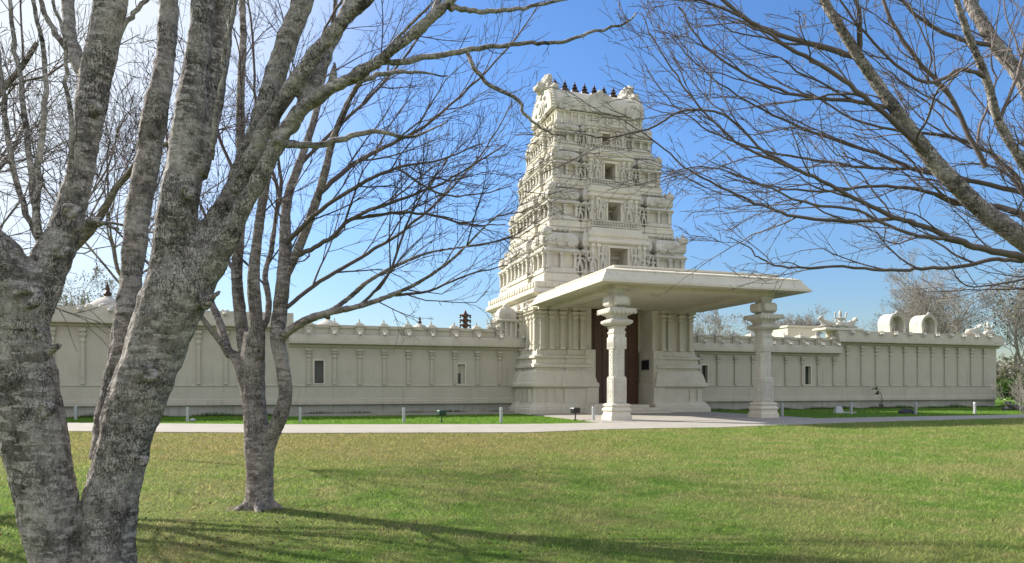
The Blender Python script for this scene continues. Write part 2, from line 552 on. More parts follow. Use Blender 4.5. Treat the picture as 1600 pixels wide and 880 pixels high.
# ---- small meshes used many times
def figure_mesh(name, arms=4, seed=0, seated=False):
    b = MB(); r_ = random.Random(seed)
    if seated:
        b.ell((0, 0, .16), (.30, .20, .13)); b.ell((.2, -.1, .12), (.16, .12, .09)); b.ell((-.2, -.1, .12), (.16, .12, .09))
        zz = .18
    else:
        b.tube([(-.09, 0, 0), (-.11, -.03, .22), (-.07, 0, .45)], [.055, .06, .085])
        b.tube([(.13, 0, 0), (.12, -.05, .22), (.06, 0, .45)], [.055, .06, .085])
        zz = .42
    b.ell((0, 0, zz + .03), (.15, .10, .09))
    b.tube([(0, 0, zz), (.01, 0, zz + .13), (0, 0, zz + .28)], [.12, .085, .13])
    b.ell((0, 0, zz + .26), (.17, .09, .06))
    b.ell((0, -.01, zz + .40), (.075, .075, .09))
    b.lathe(0, 0, [(.085, zz + .45), (.07, zz + .50), (.05, zz + .56), (.015, zz + .62)], 8)
    for sgn in (-1, 1):
        b.tube([(sgn * .15, 0, zz + .27), (sgn * .27, -.02, zz + .14), (sgn * .20, -.10, zz + .05)], [.05, .04, .035])
        if arms == 4:
            b.tube([(sgn * .15, .02, zz + .26), (sgn * .28, 0, zz + .26), (sgn * .30, -.04, zz + .44)], [.045, .038, .035])
            b.ell((sgn * .30, -.04, zz + .48), (.05, .04, .05))
    b.box(-.22, .22, -.12, .10, -.04, .02)
    me = remeshed(name, b, .022, 1)
    me.materials.append(M_CARVE)
    return me
FIG_A = figure_mesh("figure", 4, 1)
FIG_B = figure_mesh("figure", 2, 2)
FIG_S = figure_mesh("figure", 4, 3, True)

def bull_mesh():
    b = MB()                                             # reclining bull facing +x, about 1.4 long
    b.ell((0, 0, .30), (.62, .27, .28)); b.ell((-.42, 0, .28), (.32, .30, .26))
    b.ell((.28, 0, .56), (.17, .14, .14))                # hump
    b.tube([(.40, 0, .40), (.60, 0, .62), (.74, 0, .78)], [.22, .17, .13])
    b.tube([(.72, 0, .80), (.86, 0, .74), (.98, 0, .66)], [.14, .11, .08])
    for s in (-1, 1):
        b.tube([(.72, s * .08, .88), (.72, s * .16, .98), (.78, s * .15, 1.08)], [.045, .035, .015], 6)
        b.tube([(.66, s * .12, .82), (.62, s * .24, .80)], [.05, .03], 6)
        b.tube([(.50, s * .2, .16), (.82, s * .24, .10), (.60, s * .26, .06)], [.10, .07, .06])
        b.tube([(-.42, s * .26, .20), (-.12, s * .34, .10), (-.42, s * .36, .06)], [.13, .09, .06])
    b.tube([(-.70, 0, .30), (-.78, .1, .12), (-.70, .22, .05)], [.04, .03, .04], 6)
    me = remeshed("bull", b, .03, 2); me.materials.append(M_CARVE)
    return me
BULL = bull_mesh()

# ================================================================== GOPURAM
tower = thing("gopuram_tower", "tall tapering cream temple gateway tower with carved storeys and seven dark finials on top", "temple tower", C, ANG)

def plan(a, b):
    """stepped outline of a storey, CCW"""
    r = .24
    ck, mk, cc = .57 * a, .49 * a, .40 * a
    cb, eb = .58 * b, .46 * b
    p = []
    # front, left to right
    p += [(-a, -b), (-ck, -b), (-ck, -b + r), (-mk, -b + r), (-mk, -b), (-cc, -b), (-cc, -b - r), (cc, -b - r), (cc, -b), (mk, -b), (mk, -b + r), (ck, -b + r), (ck, -b), (a, -b)]
    # right side, front to back
    p += [(a, -cb), (a - r, -cb), (a - r, -eb), (a + r * .7, -eb), (a + r * .7, eb), (a - r, eb), (a - r, cb), (a, cb)]
    p += [(a, b), (ck, b), (ck, b - r), (cc, b - r), (cc, b + r), (-cc, b + r), (-cc, b - r), (-ck, b - r), (-ck, b), (-a, b)]
    p += [(-a, cb), (-a + r, cb), (-a + r, eb), (-a - r * .7, eb), (-a - r * .7, -eb), (-a + r, -eb), (-a + r, -cb), (-a, -cb)]
    return p

# ---- ground storey ------------------------------------------------
GA, GB = 5.25, 4.8
def gplan():
    p = [(-GA, -GB), (-3.35, -GB), (-3.35, -GB - .12), (-2.35, -GB - .12), (-2.35, -3.3), (2.85, -3.3), (2.85, -GB - .12), (3.75, -GB - .12), (3.75, -GB), (GA, -GB)]
    p += [(GA, -2.6), (GA + .18, -2.6), (GA + .18, 2.6), (GA, 2.6), (GA, GB), (-GA, GB), (-GA, 2.6), (-GA - .18, 2.6), (-GA - .18, -2.6), (-GA, -2.6)]
    return p
GP = gplan()
pl = MB()
pl.sweep([(x, -2.3 if y == -3.3 else y) for x, y in GP], [(.82, 0), (.82, .30), (.74, .36), (.74, .42), (.66, .50), (.60, .62), (.50, .68), (.44, .72), (.44, 1.50), (.50, 1.54), (.62, 1.60), (.70, 1.64), (.70, 1.80), (.66, 1.86),
              (.60, 1.90), (.56, 2.10), (.47, 2.40), (.36, 2.60), (.26, 2.64), (.26, 2.74), (.42, 2.78), (.42, 2.94), (.34, 2.99), (.24, 3.06), (.24, 3.30), (.36, 3.34), (.36, 3.46), (.20, 3.52), (.12, 3.62), (.12, 3.84), (0, 3.88)])
for side in (0, 1):
    # shallow upright panels of the recessed band
    if side == 0:
        for u0 in np.arange(-5.45, -2.7, .55): pl.box(u0, u0 + .06, -GB - .52, -GB - .40, .74, 1.49)
        for u0 in np.arange(3.1, 5.5, .55): pl.box(u0, u0 + .06, -GB - .52, -GB - .40, .74, 1.49)
    else:
        for v0 in np.arange(-5.0, 5.0, .8): pl.box(-GA - .68, -GA - .42, v0, v0 + .07, .74, 1.49)
part("plinth", pl, M_STONE, tower)
gs = MB()
gs.sweep(GP, [(0, 3.86), (0, 6.30), (.10, 6.34), (.10, 6.48), (.02, 6.52), (.02, 6.82)])
part("ground_storey", gs, M_STONE, tower)
for s0, s1 in ((-2.37, -1.62), (2.12, 2.87)):
    ck_ = MB()
    ck_.box(s0, s1, -5.46, -3.25, .02, 1.82)
    ck_.box(s0 + (.0 if s0 < 0 else .10), s1 - (.10 if s0 < 0 else .0), -5.22, -3.26, 1.82, 3.86)
    ck_.box(s0 + (.0 if s0 < 0 else .22), s1 - (.22 if s0 < 0 else .0), -4.86, -3.27, 3.86, 6.9)
    part("door_jamb", ck_, M_STONE, tower)

# pilasters of the ground storey: one mesh, copied
def pilaster_mesh(name, h, w_, dpt, m, detail=True):
    b = MB()
    hw = w_ / 2
    b.box(-hw * 1.25, hw * 1.25, -dpt * 1.2, 0, 0, h * .06)
    b.box(-hw, hw, -dpt, 0, h * .06, h * .70)
    if detail:
        b.box(-hw * 1.12, hw * 1.12, -dpt * 1.12, 0, h * .12, h * .20)
        b.box(-hw * 1.12, hw * 1.12, -dpt * 1.12, 0, h * .64, h * .67)
    b.sweep(rect(-hw, hw, -dpt, 0), [(0, h * .70), (-hw * .25, h * .72), (hw * .35, h * .76), (hw * .45, h * .79), (-hw * .1, h * .825), (hw * .3, h * .84), (hw * 1.0, h * .875), (hw * 1.05, h * .895), (0, h * .90), (0, h * .93), (hw * 1.0, h * .94), (hw * 1.1, h)])
    me = b.mesh(name); me.materials.append(m)
    return me
PIL = pilaster_mesh("pilaster", 2.5, .26, .20, M_STONE)
for u in (-5.05, -4.45, -3.75, -2.98, -2.52, 3.0, 3.45, 4.35, 5.05):
    link("pilaster", PIL, None, tower, (u, -GB - (.12 if abs(u) < 3.5 and u != 3.75 and not (-3.9 < u < -3.4) else 0), 3.86))
for v in (-4.55, -3.95, -3.3, -2.3, -1.2, 0, 1.2, 2.3, 3.3, 4.2):
    link("pilaster", PIL, None, tower, (-GA - (.18 if abs(v) < 2.6 else 0), v, 3.86), -math.pi / 2)
for v in (-4.3, -3.1, -2.0):
    link("pilaster", PIL, None, tower, (GA + (.18 if abs(v) < 2.6 else 0), v, 3.86), math.pi / 2)

# carved bracket figures under the ledge on the sunny side
for v in (-3.6, -1.8, .0, 1.8, 3.4):
    link("bracket_figure", FIG_S, None, tower, (-GA - .28, v, 6.28), -math.pi / 2, .8)

le = MB()
LP = rect(-GA, GA, -GB, GB)
le.sweep(LP, [(.02, 6.80), (.16, 6.86), (.16, 6.94), (.10, 6.98), (.30, 7.06), (.44, 7.16), (.46, 7.26), (.40, 7.42), (.26, 7.50), (.30, 7.52), (.30, 7.86), (.16, 7.90)])
for u in np.arange(-5.3, 5.3, .42): le.box(u, u + .26, -GB - .36, -GB - .28, 7.56, 7.82)
for v in np.arange(-4.9, 4.9, .52):
    le.box(-GA - .36, -GA - .28, v, v + .34, 7.56, 7.82)
part("ledge", le, M_STONE, tower)

M_STUD = mat_plain("aged_brass", (.30, .19, .07), .4, .7)
# door
dr = MB()
for s0, s1 in ((-1.60, .235), (.245, 2.10)):
    dr.box(s0, s1, -3.42, -3.36, .5, 6.9)
door = part("door", dr, M_WOOD, tower)
for s0, s1 in ((-1.60, .235), (.245, 2.10)):
    lf = MB(); st = MB()
    wd = (s1 - s0)
    for i in range(4): 
        x = s0 + .02 + (wd - .12) * i / 3
        lf.box(x, x + .08, -3.475, -3.42, .52, 6.88)
    for j in range(13):
        z = .52 + 6.2 * j / 12
        lf.box(s0 + .02, s1 - .02, -3.468, -3.42, z, z + .09)
        for i in range(4):
            x = s0 + .06 + (wd - .12) * i / 3
            st.lathe(x, 0, [(.04, 0), (.035, .03), (.0, .05)], 6)
            for k in range(len(st.v) - 18, len(st.v)):
                p = st.v[k]; st.v[k] = (p[0], -3.475 - p[2], z + .045 + p[1])
    nl = len(lf.f)
    lf.add(st.v, st.f)
    dl_ = part("door_leaf", lf, M_WOOD, door)
    dl_.data.materials.append(M_STUD)
    for p_ in dl_.data.polygons[nl:]: p_.material_index = 1

# ---- upper storeys -------------------------------------------------
def pavilion_mesh(wd, dp, h, npil, dome=True, beads=4):
    """miniature shrine applied to a storey wall; local: front faces -y, back at y=0, width along x"""
    b = MB()
    b.sweep(rect(-wd / 2, wd / 2, -dp, .02), [(0, 0), (0, .05 * h), (-.03, .06 * h), (-.03, .10 * h)])
    hw = .055 + .012 * wd
    for i in range(npil):
        x = -wd / 2 + .10 + (wd - .20) * i / max(1, npil - 1) if npil > 1 else 0
        b.box(x - hw, x + hw, -dp + .0, 0, .10 * h, .40 * h)
        b.box(x - hw * 1.7, x + hw * 1.7, -dp - .05, 0, .385 * h, .425 * h)
        b.box(x - hw * 1.3, x + hw * 1.3, -dp - .025, 0, .33 * h, .345 * h)
        b.box(x - hw * 1.35, x + hw * 1.35, -dp - .02, 0, .10 * h, .145 * h)
    b.sweep(rect(-wd / 2, wd / 2, -dp, .02), [(.0, .425 * h), (.08, .44 * h), (.12, .465 * h), (.09, .50 * h), (-.02, .52 * h), (-.06, .53 * h), (-.06, .58 * h)])
    hh = .34 * h; z0 = .575 * h
    mx = min(wd, 2 * dp) / 2
    prof = [(-.05, z0), (.03, z0 + .05 * hh), (.075, z0 + .22 * hh), (.07, z0 + .42 * hh), (.0, z0 + .66 * hh), (-mx * .28, z0 + .86 * hh), (-mx * .62, z0 + .97 * hh), (-mx * .8, z0 + hh)]
    b.sweep(rect(-wd / 2, wd / 2, -dp, .05), prof)
    # horseshoe motif on the front of the roof
    if wd > .7:
        pts = [(math.cos(t) * wd * .2, z0 + .38 * hh + math.sin(t) * hh * .36) for t in np.linspace(-.5, math.pi + .5, 11)]
        b.prism(pts, 'v', -dp - .13, -dp + .1)
        pts2 = [(math.cos(t) * wd * .11, z0 + .38 * hh + math.sin(t) * hh * .2) for t in np.linspace(0, 2 * math.pi, 8, endpoint=False)]
        b.prism(pts2, 'v', -dp - .17, -dp)
    for i in range(beads):
        x = (i + .5) / beads * wd * .8 - wd * .4
        zb = z0 + hh * .96
        b.lathe(x, -dp * .62, [(.04, zb), (.085, zb + .05), (.085, zb + .12), (.03, zb + .16), (.055, zb + .20), (.0, zb + .30)], 6)
    me = b.mesh("pavilion"); me.materials.append(M_CARVE)
    return me

def window_block(parent, cc, vfront, z0, h, ww, wh, zs):
    """central bay opening, returns frame as part"""
    f = MB()
    x0, x1 = -ww / 2, ww / 2
    t = .11
    f.box(x0 - t, x0, vfront - .07, vfront + .05, zs, zs + wh)
    f.box(x1, x1 + t, vfront - .07, vfront + .05, zs, zs + wh)
    f.box(x0 - t - .05, x1 + t + .05, vfront - .11, vfront + .05, zs + wh, zs + wh + .13)
    f.box(x0 - t - .04, x1 + t + .04, vfront - .10, vfront + .05, zs - .09, zs)
    fr = part("window_frame", f, M_STONE, parent)
    return fr

r = .24
TIERS = [  # z0, height, a, b
    (7.90, 3.50, 4.72, 4.60),
    (11.40, 2.80, 4.14, 3.98),
    (14.20, 2.50, 3.66, 3.38),
    (16.70, 1.85, 3.30, 2.80),
]
for ti, (z0, h, a, b_) in enumerate(TIERS):
    st = MB()
    P = plan(a, b_)
    r = .24
    cc = .40 * a
    vf = -b_ - r
    ww = (1.2, .88, .74, .56)[ti]; wh = (.44, .41, .41, .38)[ti] * h; zs = z0 + (.20, .205, .21, .23)[ti] * h
    # base band
    hb = .20 * h
    st.sweep(P, [(.08, z0), (.15, z0 + .02 * h), (.15, z0 + .07 * h), (.13, z0 + .085 * h), (.16, z0 + .12 * h), (.08, z0 + .15 * h), (.04, z0 + .16 * h), (.04, z0 + .20 * h)])
    # core wall without the central front bay (built round the window instead)
    Pc = [p for p in P]
    i0 = Pc.index((-cc, vf)); i1 = Pc.index((cc, vf))
    core = Pc[:i0] + [(-cc, -b_ + 1.0), (cc, -b_ + 1.0)] + Pc[i1 + 1:]
    # the two step points beside the bay are kept, the bay itself is boxes
    st.sweep(core, [(-.13, z0 + .19 * h), (-.13, z0 + .50 * h), (0, z0 + .52 * h), (0, z0 + .60 * h)])
    inner = rect(-a + .42, a - .42, -b_ + .42, b_ - .42)
    ci = [(-a + .58, -b_ + .58), (-cc, -b_ + .58), (-cc, -b_ + 1.0), (cc, -b_ + 1.0), (cc, -b_ + .58), (a - .58, -b_ + .58), (a - .58, b_ - .58), (-a + .58, b_ - .58)]
    st.sweep(ci, [(0, z0 + .595 * h), (0, z0 + 1.0 * h)])
    st.box(-cc, -ww / 2, vf, -b_ + 1.0, z0 + .19 * h, z0 + .74 * h)
    st.box(ww / 2, cc, vf, -b_ + 1.0, z0 + .19 * h, z0 + .74 * h)
    st.box(-ww / 2, ww / 2, vf + .01, -b_ + 1.0, z0 + .19 * h, zs)
    st.box(-ww / 2, ww / 2, vf + .01, -b_ + 1.0, zs + wh, z0 + .74 * h)
    # cornice of the wall and the broad bands over the central bay
    st.sweep(core, [(.0, z0 + .50 * h), (.10, z0 + .52 * h), (.13, z0 + .545 * h), (.08, z0 + .575 * h), (.0, z0 + .60 * h)])
    bay = rect(-cc, cc, vf, -b_ + .9)
    st.sweep(bay, [(.0, z0 + .70 * h), (.12, z0 + .715 * h), (.17, z0 + .74 * h), (.13, z0 + .78 * h), (.02, z0 + .80 * h), (.02, z0 + .83 * h), (.08, z0 + .84 * h), (.10, z0 + .90 * h), (-.02, z0 + .93 * h), (-.16, z0 + .95 * h), (-.16, z0 + 1.0 * h)])
    for s in (-1, 1):                                            # pilaster strips framing the bay
        for x in (cc - .14, cc - .52):
            st.box(s * x - .07, s * x + .07, vf - .10, vf + .02, z0 + .20 * h, z0 + .66 * h)
            st.box(s * x - .12, s * x + .12, vf - .14, vf + .02, z0 + .64 * h, z0 + .70 * h)
    # deep band overhanging below the next storey
    if ti < 3:
        a2, b2 = TIERS[ti + 1][2], TIERS[ti + 1][3]
    else:
        a2, b2 = 3.3, 2.25
    st.sweep(plan(a2, b2), [(.10, z0 + .93 * h), (.18, z0 + .95 * h), (.18, z0 + .995 * h), (.02, z0 + 1.0 * h)])
    storey = part("storey", st, M_STONE, tower)
    window_block(storey, cc, vf, z0, h, ww, wh, zs)
    # balustrade under the window
    bl = MB()
    zb0, zb1 = z0 + .055 * h, z0 + .155 * h
    bl.box(-cc, cc, vf - .30, vf - .20, z0 + .03 * h, zb0); bl.box(-cc, cc, vf - .30, vf - .20, zb1, zb1 + .05)
    for x in np.arange(-cc + .08, cc - .04, .19):
        bl.lathe(x, vf - .25, [(.05, zb0), (.03, zb0 + .05), (.055, (zb0 + zb1) / 2), (.03, zb1 - .04), (.05, zb1)], 6)
    part("balustrade", bl, M_CARVE, storey)
    for s in (-1, 1):
        fg = link("guardian_figure", FIG_A, None, storey, (s * (ww / 2 + .52), vf - .12, z0 + .21 * h), 0, (1.05 * s, .9, .46 * h))
    # pavilions
    dp = .34
    wc = a - .57 * a
    mc = pavilion_mesh(wc - .06, dp + .40, .80 * h, 3, beads=5)
    mm_ = pavilion_mesh(.09 * a - .04, dp + .2, .80 * h, 1, beads=1)
    ws = b_ - .58 * b_
    ms_ = pavilion_mesh(ws - .06, dp + .40, .80 * h, 3, beads=4)
    wcb = .92 * b_
    mcb = pavilion_mesh(wcb - .06, dp + .3, .80 * h, 6, beads=7)
    zz = z0 + .175 * h
    for s in (-1, 1):
        link("pavilion", mc, None, storey, (s * (.57 * a + wc / 2), -b_ + .62, zz))
        link("pavilion", mm_, None, storey, (s * .445 * a, -b_ + .42, zz))
    for sx in (-1, 1):
        rz = -math.pi / 2 if sx < 0 else math.pi / 2
        for s in (-1, 1):
            link("pavilion", ms_, None, storey, (sx * (a - .62), s * (.58 * b_ + ws / 2), zz), rz)
        link("pavilion", mcb, None, storey, (sx * (a + r * .7 - .50), 0, zz), rz)
    # small carved figures between the pavilions and on the flanks
    for fx, me_ in ((-.53 * a, FIG_B), (-.37 * a, FIG_A), (.37 * a, FIG_A), (.53 * a, FIG_B)):
        link("carved_figure", me_, None, storey, (fx, (-b_ - .02) if abs(fx) > .45 * a else vf - .06, z0 + .20 * h), 0, .36 * h)
    for fx in (-.80 * a, -.66 * a, .66 * a, .80 * a):
        link("carved_figure", FIG_S, None, storey, (fx, -b_ - .10, z0 + .635 * h), 0, .26 * h)
    for fy in (-.52 * b_, -.2 * b_, .2 * b_, .52 * b_):
        link("carved_figure", FIG_S if abs(fy) < .4 * b_ else FIG_B, None, storey, (-a - .16 if abs(fy) < .4 * b_ else -a + .02, fy, z0 + (.635 if abs(fy) < .4 * b_ else .2) * h), -math.pi / 2, .30 * h)
    # corner urn finials standing on the band
    for s in (-1, 1):
        ur = MB()
        zt = z0 + .17 * h
        k = .42 * (1 - .12 * ti)
        ur.lathe(0, 0, [(.55 * k, 0), (.6 * k, .1 * k), (.5 * k, .25 * k), (.75 * k, .5 * k), (.85 * k, .85 * k), (.7 * k, 1.25 * k), (.35 * k, 1.55 * k), (.12 * k, 1.75 * k), (.16 * k, 1.85 * k), (0, 2.2 * k)], 8)
        part("corner_finial", ur, M_CARVE, storey, True, loc=(s * (a - .05), -b_ + .0, z0 + .76 * h))

# figures along the sunny flank
for ti, (z0, h, a, b_) in enumerate(TIERS):
    for j, v in enumerate((-.52 * b_, .52 * b_)):
        link("guardian_figure", FIG_B, None, tower, (-a - .06, v, z0 + .2 * h), -math.pi / 2, .42 * h)

# ---- roof -------------------------------------------------
ZR = 18.55
nk = MB()
NA, NB = 2.98, 2.12
nk.sweep(rect(-NA, NA, -NB, NB), [(.14, ZR - .02), (.14, ZR + .10), (.0, ZR + .14), (0, ZR + .72), (.10, ZR + .76), (.16, ZR + .84), (.04, ZR + .90)])
for u in np.arange(-3.0, 3.05, .5):
    nk.box(u - .07, u + .07, -NB - .10, -NB + .01, ZR + .13, ZR + .74)
for u in (-2.0, -1.5, .75, 1.5, 2.25):
    nk.box(u + .1, u + .4, -NB - .06, -NB + .01, ZR + .6, ZR + .74)
for v in np.arange(-1.9, 1.95, .48):
    nk.box(-NA - .10, -NA + .01, v - .07, v + .07, ZR + .13, ZR + .74)
part("roof_drum", nk, M_STONE, tower)
rf = MB()
def barrel(s=1.0, dz=0.0):
    pts = []
    B, H, z0 = 1.95, 1.98, ZR + .88
    for t in np.linspace(-.18, math.pi + .18, 25):
        x = math.cos(t) * (B + .12)
        z = z0 + .42 + math.sin(t) * (H - .42)
        pts.append((x * s, z0 + (z - z0) * s + dz))
    return pts
us = np.linspace(-3.0, 3.0, 9)
ring = [barrel(1, .10 * (abs(u) / 3.0) ** 2) for u in us]
vs = []; fs = []
m_ = len(ring[0])
for u, rg in zip(us, ring): vs += [(u, p[0], p[1]) for p in rg]
for i in range(len(us) - 1):
    for j in range(m_ - 1):
        fs.append((i * m_ + j, i * m_ + j + 1, (i + 1) * m_ + j + 1, (i + 1) * m_ + j))
    fs.append((i * m_ + m_ - 1, i * m_, (i + 1) * m_, (i + 1) * m_ + m_ - 1))
fs += [tuple(range(m_)), tuple(range((len(us) - 1) * m_, len(us) * m_))]
rf.add(vs, fs)
roof = part("roof", rf, M_STONE, tower, True)
ZT = ZR + .88 + 1.98                                              # ridge height
# horseshoe gables at both ends, each with rim, medallion and a flame crest
for s in (-1, 1):
    g = MB()
    x0 = s * 2.96
    g.prism(barrel(1.01, .04), 'u', x0, x0 + s * .22)
    g.prism(barrel(.90, .10), 'u', x0 + s * .2, x0 + s * .34)
    ns = 30                                                       # scalloped rim
    for t in np.linspace(-.15, math.pi + .15, ns):
        c_ = (x0 + s * .16, math.cos(t) * 2.06, ZR + 1.32 + math.sin(t) * 1.62)
        g.ell(c_, (.2, .14, .14), 6, 4)
    gab = part("gable", g, M_CARVE, roof)
    md = MB()
    for rr_, th in ((.62, .40), (.46, .47), (.26, .54)):
        pts = [(math.cos(t) * rr_, ZR + 1.55 + math.sin(t) * rr_) for t in np.linspace(0, 2 * math.pi, 20, endpoint=False)]
        md.prism(pts, 'u', x0, x0 + s * th)
    for j in range(8):
        t = j * math.pi / 4
        md.ell((x0 + s * .36, math.cos(t) * .95, ZR + 1.55 + math.sin(t) * .85), (.12, .16, .16), 6, 4)
    part("medallion", md, M_CARVE, gab)
    cr = MB()                                                     # lion-mask crest with flames
    cr.ell((x0 + s * .05, 0, ZT + .30), (.42, .62, .55), 12, 8)
    cr.ell((x0 + s * .38, 0, ZT + .22), (.28, .36, .30))
    for yy in (-1, 1):
        cr.ell((x0 + s * .42, yy * .24, ZT + .46), (.13, .12, .12))
        cr.tube([(x0, yy * .45, ZT + .50), (x0 + s * .02, yy * .62, ZT + .85), (x0 - s * .05, yy * .42, ZT + 1.12)], [.22, .17, .05])
        cr.ell((x0, yy * .75, ZT + .05), (.26, .30, .28))
        cr.ell((x0, yy * 1.05, ZT - .22), (.24, .28, .26))
    cr.tube([(x0, 0, ZT + .6), (x0 - s * .04, .05, ZT + 1.0), (x0, -.05, ZT + 1.25)], [.34, .24, .06])
    cr.v = [(x0 + (p[0] - x0) * 1.25, p[1] * 1.3, ZT - .5 + (p[2] - ZT + .5) * (.92 if s < 0 else .92)) for p in cr.v]
    me = remeshed("crest", cr, .06, 1, .11, 3.0)
    link("crest", me, M_CARVE, gab)
# front dormer gable
dm = MB()
pts = [(math.cos(t) * 1.15, ZR + 1.25 + math.sin(t) * (1.0 if math.sin(t) > 0 else .6)) for t in np.linspace(-.6, math.pi + .6, 19)]
dm.prism(pts, 'v', -2.36, -1.0)
pts = [(math.cos(t) * .85, ZR + 1.22 + math.sin(t) * (.74 if math.sin(t) > 0 else .5)) for t in np.linspace(-.6, math.pi + .6, 19)]
dm.prism(pts, 'v', -2.46, -1.0)
dm.ell((0, -2.2, ZR + 2.25), (.24, .2, .22), 8, 5)
part("dormer_gable", dm, M_CARVE, roof, True)
for x in (-2.35, 2.35):
    dg = MB()
    pts = [(x + math.cos(t) * .52, ZR + 1.16 + math.sin(t) * (.62 if math.sin(t) > 0 else .4)) for t in np.linspace(-.6, math.pi + .6, 13)]
    dg.prism(pts, 'v', -2.28, -1.3)
    pts = [(x + math.cos(t) * .3, ZR + 1.16 + math.sin(t) * .36) for t in np.linspace(0, 2 * math.pi, 12, endpoint=False)]
    dg.prism(pts, 'v', -2.36, -1.3)
    part("dormer_gable", dg, M_CARVE, roof, True)
kal = MB()
kal.lathe(0, 0, [(.14, -.12), (.16, .0), (.11, .06), (.20, .14), (.29, .25), (.28, .34), (.14, .43), (.11, .46), (.19, .51), (.20, .56), (.10, .61), (.08, .66), (.14, .70), (.09, .76), (.05, .86), (.0, 1.04)], 12)
KAL = kal.mesh("kalasha", True); KAL.materials.append(M_BRASS)
for i in range(7):
    u = -2.22 + 4.35 * i / 6 - .1
    link("finial", KAL, None, roof, (u, 0, ZT + .10 * (abs(u) / 3.0) ** 2))

# ================================================================== PORCH
porch = thing("entrance_porch", "cream flat roofed porch on two tall carved pillars in front of the doorway", "porch", loc(-.1, -9.9), ANG)
PO = Vector((-.1, -9.9))
E = rect(-5.75, 5.75, -5.0, 4.85)     # eave outline in porch frame
rm = MB()
rm.sweep(E, [(-.9, 6.47), (-.75, 6.40), (-.10, 6.36), (0, 6.36), (0, 6.46), (-.06, 6.48), (-.09, 6.54), (-.17, 6.65), (-.27, 6.80), (-.36, 6.93), (-.36, 6.99), (-.40, 7.00), (-.68, 7.11), (-1.16, 7.12), (-1.2, 7.14), (-1.2, 7.20), (-1.12, 7.24), (-1.12, 7.33), (-1.2, 7.35)], bot=False)
for u in np.arange(-5.0, 5.0, .16): rm.box(u, u + .08, -4.665, -4.62, 6.925, 6.985)
for v in np.arange(-4.3, 4.3, .16): rm.box(-5.415, -5.37, v, v + .08, 6.925, 6.985)
proof = part("porch_roof", rm, M_STONE, porch)
cl = MB()
cl.box(-4.86, 4.86, -4.11, 4.80, 6.42, 6.5)
for u in (-4.3, 4.0): cl.box(u - .3, u + .3, -4.0, 4.8, 6.22, 6.419)
cl.box(-3.999, 3.699, -3.9, -3.3, 6.22, 6.419)
cl.box(-3.0, -2.95, -2.5, 3.8, 6.39, 6.42); cl.box(2.7, 2.75, -2.5, 3.8, 6.39, 6.42); cl.box(-2.94, 2.69, -2.5, -2.45, 6.39, 6.42); cl.box(-2.94, 2.69, 3.75, 3.8, 6.39, 6.42)
part("ceiling", cl, M_STONE, porch)

